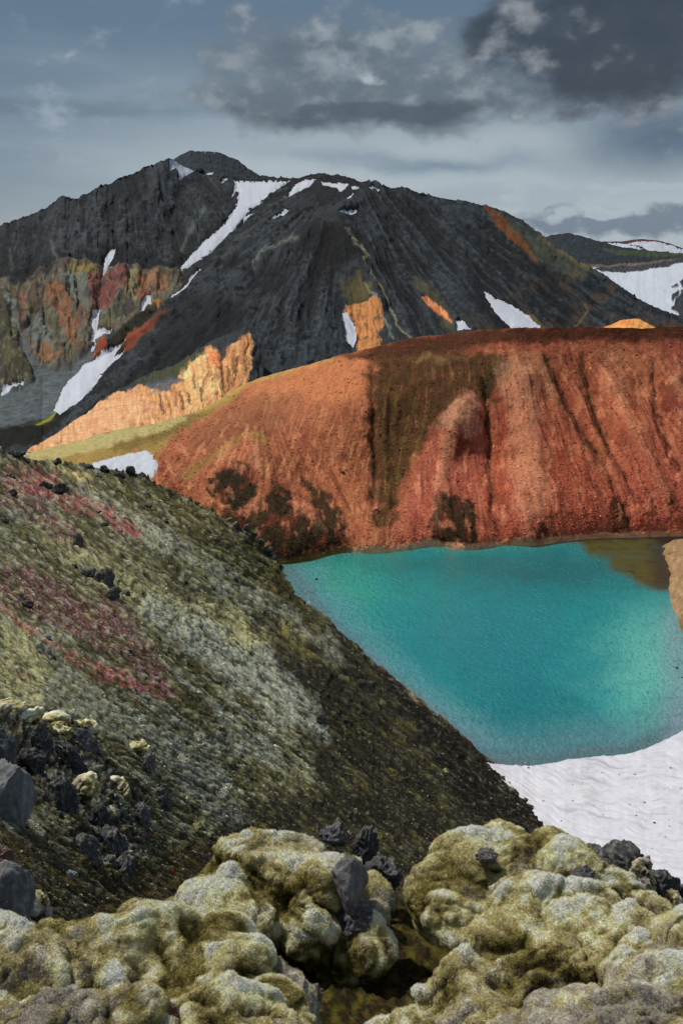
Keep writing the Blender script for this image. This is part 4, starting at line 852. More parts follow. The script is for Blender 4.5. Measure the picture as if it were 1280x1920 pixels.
for i in range(7):
    a = i*2.4; l = .5+.5*((i*37) % 10)/10; ox, oy = .35*math.cos(a*1.7), .35*math.sin(a*1.7); w = .10
    k = len(bl); bl += [(ox-w*math.sin(a), oy+w*math.cos(a), -.2), (ox+w*math.sin(a), oy-w*math.cos(a), -.2), (ox+.55*math.cos(a), oy+.55*math.sin(a), l*1.2)]; bf.append((k, k+1, k+2))
TUFT = [hidden_source('tuft_shape', np.array(bl), bf)]
def scatter(name, pos, nrm, scl, col, src, parent=None, label=None):
    me = bpy.data.meshes.new(name); n = len(pos); me.vertices.add(n); me.vertices.foreach_set('co', np.ascontiguousarray(pos, np.float32).ravel())
    for nm, ty, dt in (('nrm', 'FLOAT_VECTOR', nrm), ('scl', 'FLOAT_VECTOR', scl)):
        a = me.attributes.new(nm, ty, 'POINT'); a.data.foreach_set('vector', np.ascontiguousarray(dt, np.float32).ravel())
    a = me.attributes.new('spin', 'FLOAT', 'POINT'); a.data.foreach_set('value', rng.uniform(0, 6.28, n).astype(np.float32))
    a = me.attributes.new('Col', 'FLOAT_COLOR', 'POINT'); q = np.ones((n, 4), np.float32); q[:, :3] = np.clip(col, .004, .9); a.data.foreach_set('color', q.ravel())
    o = bpy.data.objects.new(name, me); COL.objects.link(o); o.parent = parent
    ng = bpy.data.node_groups.new(name, 'GeometryNodeTree')
    ng.interface.new_socket('Geometry', in_out='INPUT', socket_type='NodeSocketGeometry'); ng.interface.new_socket('Geometry', in_out='OUTPUT', socket_type='NodeSocketGeometry')
    N = ng.nodes.new; L = ng.links.new
    gi, go = N('NodeGroupInput'), N('NodeGroupOutput')
    so = SRC[src.name]
    oi = N('GeometryNodeObjectInfo'); oi.inputs['Object'].default_value = so
    ip = N('GeometryNodeInstanceOnPoints'); L(gi.outputs[0], ip.inputs['Points']); L(oi.outputs['Geometry'], ip.inputs['Instance'])
    def named(nm, ty):
        q = N('GeometryNodeInputNamedAttribute'); q.data_type = ty; q.inputs['Name'].default_value = nm; return q.outputs[0]
    al = N('FunctionNodeAlignRotationToVector'); al.axis = 'Z'; L(named('nrm', 'FLOAT_VECTOR'), al.inputs['Vector'])
    ax = N('FunctionNodeAxisAngleToRotation'); ax.inputs['Axis'].default_value = (0, 0, 1); L(named('spin', 'FLOAT'), ax.inputs['Angle'])
    rr = N('FunctionNodeRotateRotation'); rr.rotation_space = 'LOCAL'; L(al.outputs[0], rr.inputs[0]); L(ax.outputs[0], rr.inputs[1])
    L(rr.outputs[0], ip.inputs['Rotation']); L(named('scl', 'FLOAT_VECTOR'), ip.inputs['Scale'])
    L(ip.outputs[0], go.inputs[0])
    md = o.modifiers.new('scatter', 'NODES'); md.node_group = ng
    return tag(o, label, None, None, 'stuff')
SRC = {}
for me in CLUMP+STONE+TUFT:           # the shapes themselves lie under the ground of the slope, out of sight
    o = bpy.data.objects.new(me.name, me); SRC[me.name] = o
def pick_sheet(sh, n, weight=None, box=None):
    u0, u1, v0, v1 = box
    uu = rng.uniform(u0, u1, int(n)); vv = rng.uniform(v0, v1, int(n))
    vt = np.interp(uu, sh.us, sh.vt); vb = np.interp(uu, sh.us, sh.vb); ok = (vv > vt+1) & (vv < vb)
    uu, vv = uu[ok], vv[ok]
    ci = ((uu-sh.u0)/(sh.u1-sh.u0)*(sh.nc-1)).astype(int); vt = sh.vt[ci]; vb = sh.vb[ci]
    ri = np.clip((vv-vt)/(vb-vt)*(sh.nr-1), 0, sh.nr-1).astype(int)
    g, nn, dd = sh.at(uu, vv)
    return uu, vv, g, nn, dd, sh.cv.c[ri, ci], (ri, ci)

# moss clumps and stones on the slope
uu, vv, g, nn, dd, cc, ix = pick_sheet(SL, 95000, box=(-60, 1120, 840, 1760))
f1 = fbm(uu/30, vv/30, 3); px = rng.lognormal(.50, .40, len(uu))*(1+sst(vv, 1200, 1700)*.5)*(1-.35*sst(900-vv+uu*.0, 0, 1))
nn2 = nn*.6+np.array([0, 0, .6]); val = np.exp(rng.normal(-.05, .42, len(uu)))[:, None]
tint = A(158, 160, 140); k = (rng.random(len(uu)) < .14)[:, None]
col = np.where(k, tint*.8*np.clip(val, .5, 1.3)*(.35+.65*np.clip(cc.mean(1, keepdims=True)/.16, 0, 1.2)), cc*val*1.15)
rd = np.clip(cc[:, :1]/(cc[:, 1:2]+.01)-1.15, 0, 1) > .15
st = (rng.random(len(uu)) < .25)[:, None] & ~rd
col = np.where(st, cc*.5*val+A(50, 50, 50)*val*.6, col)
s3 = (px*dd/F)[:, None]*rng.uniform(.6, 1.25, (len(uu), 3))*.8; s3[:, 2] *= .7; s3 *= (1-.25*sst(vv, 900, 1300)[:, None])
half = rng.random(len(uu)) < .5
isst = (st | rd)[:, 0]
for i in range(2):
    m_ = ~isst & (half == bool(i)); scatter('moss_clumps', g[m_], nn2[m_], s3[m_], col[m_], CLUMP[i], SL.o)
    m_ = isst & (half == bool(i)); scatter('loose_stones', g[m_], nn2[m_], s3[m_]*.9, col[m_], STONE[i], SL.o)
# scree on the red ridge
uu, vv, g, nn, dd, cc, ix = pick_sheet(RR, 60000, box=(280, 1330, 640, 1040))
wgt = sst(np.interp(uu, shu[:, 0], shu[:, 1])-vv, 330, 60)*.75+.25; keep = (rng.random(len(uu)) < wgt) & (vv < np.interp(uu, shu[:, 0], shu[:, 1])-2)
uu, vv, g, nn, dd, cc = [q[keep] for q in (uu, vv, g, nn, dd, cc)]
px = rng.lognormal(-.05, .35, len(uu)); val = np.exp(rng.normal(.12, .42, len(uu)))[:, None]
scatter('scree_stones', g, nn, (px*dd/F)[:, None]*rng.uniform(.6, 1.2, (len(uu), 3)), cc*val*np.array([1.0, 1.0, 1.02]), STONE[0], RR.o)
# specks on the snowfield
uu, vv, g, nn, dd, cc, ix = pick_sheet(SF, 70, box=(930, 1290, 1440, 1660))
px = rng.lognormal(.1, .45, len(uu)); scatter('dark_pebbles', g, nn, (px*dd/F)[:, None]*np.ones((len(uu), 3)), np.tile(A(60, 50, 48), (len(uu), 1)), STONE[1], SF.o)

# ================================================================== near ground below the mounds
s = Sheet('near_ground', [(-200, 1800), (100, 1790), (300, 1760), (500, 1700), (620, 1680), (760, 1690), (850, 1680), (1100, 1650), (1420, 1720)], [(-200, 2150), (1420, 2150)],
          [(-200, 1800, 4.0), (100, 1790, 4.2), (500, 1700, 5.2), (760, 1690, 5.6), (1100, 1650, 5.4), (1420, 1720, 4.6), (-200, 2150, 2.6), (1420, 2150, 2.6), (700, 2150, 2.8), (800, 1850, 4.1), (700, 1850, 4.0), (640, 1950, 3.5), (300, 1950, 3.2), (1000, 1900, 3.6), (760, 1760, 5.0)], -200, 1420, 300, 150, (4, 40))
u, v = s.u, s.v
s.h += fbm(u/50, v/40, 4)*22+fbm(u/12, v/12, 4)*8
c = s.cv; c.c[:] = A(44, 40, 24); c.put(sst(fbm(u/20, v/20, 4), -.1, .3), A(88, 82, 30), .85); c.put(sst(fbm(u/9+4, v/9, 4), .1, .4), A(110, 66, 50), .5); c.put(sst(fbm(u/5+4, v/5, 3), .1, .4), A(24, 22, 18), .7)
s.relief(); NG = s; NGo = s.build(MATS['moss'], (3.5, 14, 1.1))

# ================================================================== rocks
def from_voxels(name, parts, vox):
    """one closed body grown from overlapping ellipsoids (u, v, distance, half sizes in picture pixels across / up / deep)"""
    Vs, Fs, k = [], [], 0
    right = np.array([1, 0, 0]); up = np.array([0, SP, CP]); fw = np.array([0, CP, -SP])
    V4, F4 = ICO3
    for u_, v_, D_, ru, rv, rd in parts:
        c0 = P(u_, v_, D_); q = D_/F
        Vs.append(c0+(V4[:, :1]*ru*right+V4[:, 1:2]*rd*fw+V4[:, 2:3]*rv*up)*q); Fs.append(F4+k); k += len(V4)
    me = bpy.data.meshes.new('tmp'); me.from_pydata(np.concatenate(Vs).tolist(), [], np.concatenate(Fs).tolist()); me.update()
    o = bpy.data.objects.new('tmp', me); COL.objects.link(o)
    md = o.modifiers.new('r', 'REMESH'); md.mode = 'VOXEL'; md.voxel_size = vox
    md2 = o.modifiers.new('s', 'SMOOTH'); md2.factor = .8; md2.iterations = 12
    e = o.evaluated_get(bpy.context.evaluated_depsgraph_get()); m2 = e.to_mesh()
    V = np.empty(len(m2.vertices)*3, np.float32); m2.vertices.foreach_get('co', V); V = V.reshape(-1, 3)
    Fc = np.empty(len(m2.loops), np.int32); m2.loops.foreach_get('vertex_index', Fc)
    Fc = Fc.reshape(-1, 4) if len(Fc) == len(m2.polygons)*4 else None
    lab = np.arange(len(V))                       # keep one connected body
    while True:
        mn = lab[Fc].min(1); new = lab.copy(); np.minimum.at(new, Fc.ravel(), np.repeat(mn, 4)); new = new[new]
        if (new == lab).all(): break
        lab = new
    big = np.bincount(lab).argmax(); kp = lab == big; mp = np.cumsum(kp)-1; Fc = mp[Fc[kp[Fc[:, 0]]]]; V = V[kp]
    e.to_mesh_clear(); bpy.data.objects.remove(o); bpy.data.meshes.remove(me)
    return V, Fc
ICO3 = ico(4)
def vnormals(V, Fc):
    a, b, c_, d = (V[Fc[:, i]] for i in range(4)); n = np.cross(c_-a, d-b); N = np.zeros_like(V)
    for i in range(4):
        for k in range(3): N[:, k] += np.bincount(Fc[:, i], n[:, k], len(V))
    return N/(np.linalg.norm(N, axis=1, keepdims=True)+1e-12)
MOSS_MOUNDS = []
def mound(label, parts, vox=.010, seed=0.0, pale=0.0, olive=0.0, grey=0.0, amp=1.0, name='mossy_mound', group='moss-covered lava mounds in front', fuzz=1.0, dark=0.0, q0=None):
    if name == 'mossy_mound': parts = [(p[0], p[1]+16, p[2], p[3]*.96, p[4]*.92, p[5]) for p in parts]
    V, Fc = from_voxels(name, parts, vox)
    D0 = np.mean([p[2] for p in parts]); q = D0/3.6 if q0 is None else q0
    N = vnormals(V, Fc)
    wv3 = np.stack([fbm3(V, 1.6/q, 2, off=seed+k_*11) for k_ in range(3)], -1)*.35*q
    Vw = V+wv3; fz0 = np.stack([Vw[:, 0]*.8+Vw[:, 2]*.45, Vw[:, 1]*1.0, Vw[:, 2]*.95-Vw[:, 0]*.5], -1)*np.array([.62, 1, 1.1])
    lum = sst(fbm3(V, 2.2/q, 2, off=seed+60), -.25, .35)          # where it is lumpy, elsewhere smooth swells
    b0 = bil3(fz0, 2.2/q, 3, gain=.5, off=seed)
    V = V+N*((b0*.135+fbm3(V, 1.5/q, 2, off=seed+4)*.10)*q*amp)[:, None]
    N = vnormals(V, Fc)
    fz1 = np.stack([Vw[:, 0]*.8, Vw[:, 1], Vw[:, 2]*.7], -1)
    l2 = bil3(fz1, 8.0/q, 3, off=seed+9)*(.25+.75*lum); l3 = fbm3(V, 30/q, 3, off=seed+2); l1 = fbm3(V, 5/q, 3, off=seed+20)
    l4 = bil3(V, 17/q, 2, off=seed+13)*(.3+.7*lum); V = V+N*((l2*.028+l1*.026+l3*.010+l4*.016+ridge3(V, 22/q, seed)*.0035)*q*amp)[:, None]
    N = vnormals(V, Fc)
    n1 = fbm3(V, 2.4/q, 4, off=seed+30); n2 = fbm3(V, 9/q, 4, off=seed+50); n3 = fbm3(V, 26/q, 3, off=seed+70)
    up = N[:, 2]
    col = np.empty_like(V); col[:] = A(154, 146, 108)
    def put(m, c_, k=1.0):
        m = np.clip(m*k, 0, 1)[:, None]; col[:] = col*(1-m)+np.asarray(c_)*m
    hh = (b0-np.mean(b0))*1.6+l2*.9+l1*.5+n2*.25+(up-.45)*.35           # swells stand out and bleach, hollows keep their green
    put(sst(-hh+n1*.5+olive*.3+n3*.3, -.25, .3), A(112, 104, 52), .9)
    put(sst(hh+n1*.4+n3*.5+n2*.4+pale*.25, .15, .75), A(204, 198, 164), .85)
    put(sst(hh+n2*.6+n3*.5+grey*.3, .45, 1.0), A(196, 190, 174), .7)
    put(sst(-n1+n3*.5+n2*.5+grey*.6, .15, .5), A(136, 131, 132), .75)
    put(sst(-hh+n3*.3-l4*.4, .3, .7), A(58, 50, 28), .85)  # shade in the creases, painted dark
    put(sst(n3-n2*.5+dark*.4-hh*.3, .16, .5), A(60, 52, 40), .75)
    put(sst(n3+n2*.6+hh*.3, .28, .65), A(206, 200, 178), .5)
    put(sst(fbm3(V, 4/q, 3, off=seed+90)+n3*.3, .26, .48), A(84, 80, 88), .55)
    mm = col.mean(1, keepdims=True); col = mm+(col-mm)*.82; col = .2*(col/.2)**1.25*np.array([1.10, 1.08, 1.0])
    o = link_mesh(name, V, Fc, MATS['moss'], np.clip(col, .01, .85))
    tag(o, label, 'mossy mound', group)
    MOSS_MOUNDS.append((o, V, Fc, N, col, q, fuzz))
    return o
mound('long pale yellow-green moss mound at the lower left with a rounded right end',
      [(-60, 1850, 3.1, 120, 110, 130), (60, 1850, 3.1, 140, 108, 150), (170, 1830, 3.2, 120, 110, 140), (255, 1775, 3.3, 80, 100, 120), (320, 1790, 3.3, 80, 100, 120), (408, 1772, 3.3, 64, 78, 90), (350, 1880, 3.05, 120, 90, 120), (430, 1850, 3.1, 80, 80, 100)], seed=1.0, pale=.3)
mound('grey-tipped mossy lump at the bottom left edge with a rusty hollow beside it',
      [(-40, 1950, 2.5, 110, 90, 110), (70, 1955, 2.5, 110, 96, 110), (160, 1960, 2.55, 80, 86, 100), (262, 1905, 2.65, 72, 72, 80), (290, 1960, 2.6, 70, 70, 80)], seed=4.0, grey=.5, pale=.3)
mound('broad pale moss mound at the bottom edge left of the dark hollow',
      [(440, 1965, 2.7, 130, 110, 120), (530, 1990, 2.6, 110, 100, 120), (380, 1930, 2.7, 90, 80, 100), (510, 1900, 2.9, 60, 60, 70)], seed=7.0, pale=.7)
mound('small grey moss knob rising between the long left mound and the dark hollow',
      [(506, 1845, 3.2, 40, 62, 60), (540, 1880, 3.2, 44, 50, 60), (570, 1900, 3.2, 30, 40, 50)], seed=9.0, grey=.7)
mound('high yellow-green moss mound in the middle with a bare dark rock in it',
      [(350, 1705, 4.6, 60, 40, 80), (425, 1690, 4.5, 85, 88, 110), (470, 1620, 4.6, 85, 62, 100), (540, 1630, 4.6, 80, 68, 100), (455, 1712, 4.3, 84, 74, 100), (585, 1695, 4.25, 56, 88, 80), (620, 1650, 4.5, 70, 42, 80), (690, 1680, 4.5, 56, 52, 80), (575, 1745, 4.2, 50, 50, 70)], seed=12.0, olive=.15)
mound('narrow upright moss cone behind the middle mound',
      [(653, 1602, 5.2, 34, 44, 50), (690, 1650, 5.1, 44, 36, 50), (640, 1640, 5.1, 40, 40, 50)], seed=15.0, pale=.2)
mound('mossy snout hanging over the dark hollow below the bare rock',
      [(685, 1775, 4.1, 32, 36, 44), (650, 1790, 4.15, 40, 50, 50), (620, 1800, 4.2, 40, 44, 50)], seed=17.0, grey=.5, dark=.5)
mound('largest lumpy moss mound filling the lower right',
      [(830, 1665, 4.4, 78, 52, 100), (860, 1690, 4.4, 85, 50, 110), (890, 1610, 4.6, 76, 50, 90), (960, 1620, 4.6, 90, 60, 100), (1050, 1620, 4.5, 84, 60, 100), (1125, 1660, 4.4, 70, 60, 90), (1000, 1700, 4.2, 110, 80, 110), (1100, 1740, 4.0, 120, 80, 110), (960, 1790, 3.9, 100, 90, 110), (880, 1880, 3.6, 90, 90, 100), (1040, 1840, 3.6, 130, 90, 110), (800, 1960, 3.4, 110, 80, 100), (950, 1960, 3.3, 130, 100, 120), (1190, 1720, 4.1, 70, 50, 80)], seed=20.0)
mound('smooth pale moss swell at the right below the dark crags',
      [(1160, 1745, 3.75, 90, 34, 70), (1215, 1760, 3.7, 60, 44, 70), (1190, 1800, 3.5, 90, 50, 80)], seed=23.0, pale=.5)
mound('rounded moss mound cut by the right edge of the picture',
      [(1290, 1775, 3.5, 66, 44, 70), (1260, 1850, 3.2, 84, 60, 80), (1340, 1830, 3.3, 80, 80, 90), (1340, 1740, 3.7, 60, 40, 70)], seed=26.0, pale=.3)
mound('grey lumpy moss mound along the bottom right edge',
      [(1080, 1960, 2.9, 140, 80, 110), (1200, 1950, 2.8, 120, 84, 110), (1320, 1950, 2.8, 120, 90, 110), (1130, 1900, 3.1, 90, 50, 80), (980, 1990, 2.9, 100, 80, 100)], seed=29.0, grey=.5)
ntri = 0
for o, V, Fc, N, col, q, fz in MOSS_MOUNDS:
    ctr = V[Fc].mean(1); fn = N[Fc[:, 0]]; a_ = V[Fc]; area = np.linalg.norm(np.cross(a_[:, 2]-a_[:, 0], a_[:, 3]-a_[:, 1]), axis=1)/2
    vis = ((fn*ctr).sum(1)/np.linalg.norm(ctr, axis=1) < .35)
    pr = area*vis; n = int(pr.sum()*36000/q/q*fz); ntri += n
    f = rng.choice(len(Fc), n, p=pr/pr.sum()); w = rng.random((n, 2)); a_ = V[Fc[f]]
    p_ = (a_[:, 0]*((1-w[:, :1])*(1-w[:, 1:]))+a_[:, 1]*(w[:, :1]*(1-w[:, 1:]))+a_[:, 2]*(w[:, :1]*w[:, 1:])+a_[:, 3]*((1-w[:, :1])*w[:, 1:]))
    nr_ = N[Fc[f, 0]]+rng.normal(0, .35, (n, 3)); cc = col[Fc[f, 0]]*np.exp(rng.normal(.08, .22, n))[:, None]
    sc_ = (.0072*q*rng.uniform(.6, 1.3, n))[:, None]*np.ones((1, 3))
    scatter('moss_fuzz', p_, nr_, sc_, cc, TUFT[0], o)
print('tufts', ntri, round(time.time()-T0, 1))

def rock(name, label, u_, v_, D_, ru, rv, rd=None, rot=0.0, seed=0, col=(52, 54, 60), sub=5, cat='rock', group=None, top=None, planes=11, rough=.12, sink=0.0):
    """angular block: a ball cut by planes, then worn"""
    V, Fc = (ICO5 if sub == 5 else ICO3)
    r = np.random.default_rng(seed+100); V = V.copy()
    for i in range(planes):
        n = r.normal(size=3); n /= np.linalg.norm(n); d = r.uniform(.5, .85); k = V@n
        V = V-np.maximum(k-d, 0)[:, None]*n*.95
    nn_ = V/np.linalg.norm(V, axis=1, keepdims=True)
    V = V+nn_*(fbm3(V, 1.6, 3, off=seed)*(rough+(.12 if rough > .1 else .03))+ridge3(V, 3.3, seed)*(rough*.35+(.05 if rough > .1 else .02))+fbm3(V, 9, 2, off=seed+3)*(rough*.25+.03))[:, None]
    c_, s_ = math.cos(rot), math.sin(rot); x, z = V[:, 0]*ru, V[:, 2]*rv; x, z = x*c_-z*s_, x*s_+z*c_
    right = np.array([1, 0, 0]); up = np.array([0, SP, CP]); fw = np.array([0, CP, -SP]); q = D_/F
    c0 = P(u_, v_, D_)
    W = (x[:, None]*right+(V[:, 1]*(rd or (ru+rv)/2))[:, None]*fw+z[:, None]*up)*q
    a1 = fbm3(V, 2.5, 4, off=seed+11); a2 = fbm3(V, 8, 3, off=seed+17)
    cl = A(*(np.array(col)*.8+np.array((28, 28, 25))))*np.exp(a1*.7+a2*.6)[:, None]
    m = sst(a2+a1*.4, .15, .45)[:, None]*.7; cl = cl*(1-m)+A(124, 124, 120)*m
    m = sst(-a1+a2, .35, .6)[:, None]*.5; cl = cl*(1-m)+A(96, 66, 60)*m
    m = sst(nn_[:, 2]*.5+a2*.8+a1*.5, .35, .75)[:, None]*.65; cl = cl*(1-m)+A(118, 120, 100)*m      # lichen
    if top:
        m = (sst(nn_[:, 2]*.8-nn_[:, 1]*.2+a1*.7, .25, .55))[:, None]*.92; cl = cl*(1-m)+A(*top)*np.exp(a2*.5)[:, None]*m
    o = link_mesh(name, W, Fc, MATS['basalt'] if q*100 < 1.5 else MATS['basalt_far'], np.clip(cl, .008, .8), smooth=False if sub < 5 else True)
    o.location = c0
    return tag(o, label, cat, group)
ICO5 = ico(5); terrain_mat('basalt_far', 1.4, .35, .9, 3.0, .9, .15, spec=.25)
ICO3 = ico(3)
g_ = 'bare dark rocks among the front mounds'
rock('bare_rock', 'tilted flat-faced dark rock set in the side of the middle moss mound', 655, 1662, 4.22, 40, 62, 40, rot=.35, seed=3, col=(92, 88, 96), group=g_, planes=16, rough=.05)
rock('bare_rock', 'crumbling dark rock with a rusty spot just below the flat-faced rock', 668, 1722, 4.2, 38, 34, 36, seed=5, col=(62, 58, 66), group=g_, rough=.3)
rock('bare_rock', 'reddish broken rock standing in the hollow under the mossy snout', 678, 1815, 4.1, 26, 60, 30, rot=-.15, seed=7, col=(84, 52, 50), group=g_, rough=.3)
rock('bare_rock', 'dark crag behind and left of the upright moss cone', 628, 1566, 5.5, 26, 26, 26, seed=9, col=(62, 62, 70), group=g_, rough=.3)
rock('bare_rock', 'tall dark crag right of the upright moss cone', 686, 1584, 5.5, 24, 34, 26, seed=11, col=(44, 44, 52), group=g_, rough=.3)
rock('bare_rock', 'jagged dark rock sloping down right of the moss cone', 722, 1634, 5.3, 34, 30, 30, rot=-.5, seed=13, col=(58, 56, 62), group=g_, rough=.3)
rock('bare_rock', 'broad dark crag on the far side of the largest moss mound', 1165, 1628, 4.45, 46, 40, 40, seed=15, col=(50, 52, 58), group=g_, rough=.25)
rock('bare_rock', 'small dark crag left of the broad crag on the largest mound', 1118, 1618, 4.4, 30, 28, 30, seed=17, col=(60, 62, 68), group=g_, rough=.25)
rock('bare_rock', 'dark crag between the two pale moss fingers near the right edge', 1240, 1662, 4.5, 32, 38, 36, seed=19, col=(44, 46, 52), group=g_, rough=.25)
rock('bare_rock', 'small dark rock poking through the top of the largest moss mound', 1062, 1588, 4.42, 26, 16, 26, seed=31, col=(60, 62, 70), group=g_, rough=.3)
rock('bare_rock', 'small dark rock high on the left shoulder of the largest mound', 912, 1604, 4.42, 20, 15, 22, seed=33, col=(64, 60, 64), group=g_, rough=.3)
rock('bare_rock', 'low dark rock at the left end of the crags on the largest mound', 1092, 1640, 4.25, 24, 18, 22, seed=35, col=(58, 58, 66), group=g_, rough=.3)
rock('bare_rock', 'dark crag touching the right edge of the picture', 1284, 1690, 4.5, 26, 40, 30, seed=21, col=(46, 48, 54), group=g_, rough=.25)
rock('bare_rock', 'pinkish broken rock at the foot of the small grey moss knob', 585, 1870, 3.25, 22, 24, 24, seed=23, col=(92, 66, 66), group=g_, rough=.3)
rock('bare_rock', 'rusty brown rock in the hollow at the bottom left', 265, 1915, 2.62, 60, 32, 40, seed=25, col=(86, 44, 34), group=g_, rough=.3)
def pad(label, parts, seed, vox=None, **k):
    mr = np.mean([(p[3]+p[4])/2*p[2]/F for p in parts])
    k.pop('amp', None)
    return mound(label, parts, vox=vox or mr/14, q0=mr/.13, seed=seed, name='moss_cushion', group='moss cushions on the lava outcrop', fuzz=0, **k)
pad('pale moss finger between the dark crags near the right edge', [(1206, 1640, 4.35, 20, 34, 30), (1210, 1680, 4.3, 22, 40, 34)], 31, amp=.4, grey=.5)
pad('small round moss finger nearest the right edge among dark crags', [(1258, 1690, 4.3, 18, 30, 26), (1262, 1720, 4.25, 22, 30, 30)], 33, amp=.4, grey=.6)

# outcrop at the left: slabs, blocks and moss cushions
def SD(u_, v_): return float(SL.at(np.array([u_]), np.array([v_]))[2][0])
g_ = 'dark blocks of the lava outcrop at the left'
OUT = [(20, 1505, 52, 112, .12, (84, 88, 96), 'tall grey slab leaning at the left edge in the outcrop'), (14, 1680, 48, 74, .1, (84, 84, 92), 'grey slab at the left edge just above the long moss mound'), (4, 1400, 26, 60, .1, (60, 62, 70), 'narrow grey slab at the left edge above the tall slab'),
       (150, 1395, 34, 40, .3, (58, 60, 66), 'grey block under the pale cushions of the outcrop'), (78, 1410, 20, 44, 0, (36, 36, 42), 'black upright block between the two big pale cushions'), (135, 1430, 22, 46, .5, (40, 42, 50), 'black block leaning right in the outcrop'),
       (278, 1435, 16, 30, -.15, (84, 78, 86), 'purplish block standing right of the outcrop'), (262, 1535, 22, 28, .1, (66, 68, 74), 'grey block above the pink flower'), (215, 1590, 30, 50, .1, (36, 38, 44), 'black block at the foot of the outcrop'),
       (232, 1630, 26, 34, -.2, (42, 44, 50), 'lowest dark block of the outcrop'), (300, 1500, 20, 30, .2, (50, 52, 56), 'dark block at the right end of the outcrop'), (190, 1540, 26, 40, .1, (30, 32, 36), 'black block under the middle cushion'), (60, 1430, 30, 40, 0, (28, 28, 32), 'black recessed block behind the tall slab'),
       (110, 1500, 34, 50, .2, (34, 34, 40), 'large black block in the middle of the outcrop'), (160, 1600, 26, 34, .2, (40, 42, 46), 'grey-black block low in the outcrop'), (132, 1642, 12, 9, 0, (110, 118, 126), 'small pale grey stone lying below the outcrop'), (8, 1610, 16, 26, 0, (92, 60, 54), 'rusty small block between the two grey slabs')]
for i, (a, b, ru, rv, ro, cl, lb) in enumerate(OUT):
    rock('lava_block', lb, a, b, SD(a, b)*(.985 if i > 2 else .93), ru, rv, min(ru, rv), rot=ro, seed=40+i, col=cl, group=g_, cat='rock', rough=.085 if i < 4 else (.16 if ru > 25 else .28), planes=13)
def SP_(lst, k=.97): return [(a, b, SD(a, b)*k, ru, rv, rd) for a, b, ru, rv, rd in lst]
pad('knobbly pale moss cushion at the top of the outcrop', SP_([(58, 1348, 26, 22, 24), (66, 1372, 20, 18, 20)]), 41, amp=.5, pale=.5)
pad('double pale moss cushion right of the topmost one', SP_([(104, 1362, 26, 20, 22), (120, 1378, 20, 18, 20), (100, 1395, 16, 20, 18)]), 43, amp=.5, pale=.4)
pad('wide low moss cushion over the upper left edge of the outcrop', SP_([(20, 1330, 34, 14, 20), (-14, 1327, 30, 16, 20)]), 45, amp=.5, grey=.3)
pad('small flat moss cushion capping the grey block of the outcrop', SP_([(152, 1362, 26, 13, 18), (168, 1368, 16, 12, 14)]), 46, grey=.3)
pad('longest hanging moss cushion in the middle of the outcrop', SP_([(150, 1455, 20, 20, 22), (163, 1480, 20, 26, 22), (172, 1505, 16, 22, 20)], .955), 47, amp=.4, pale=.3)
pad('narrow hanging moss cushion right of the longest one', SP_([(200, 1500, 10, 16, 14), (204, 1525, 13, 16, 16), (210, 1543, 9, 10, 12)], .955), 49, amp=.4, pale=.3)
pad('small two-coloured moss cushion with a yellow tip', SP_([(225, 1470, 17, 14, 16), (236, 1485, 9, 14, 12)], .96), 51, amp=.4, grey=.4)
pad('pale cushion draped on the slope right of the outcrop', SP_([(262, 1400, 22, 12, 18), (280, 1412, 18, 10, 14)]), 53, amp=.5)
pad('mossy grey cushion beside the lower slab at the left edge', SP_([(68, 1700, 24, 26, 22), (84, 1715, 16, 14, 16)], .96), 55, amp=.5, grey=.4)

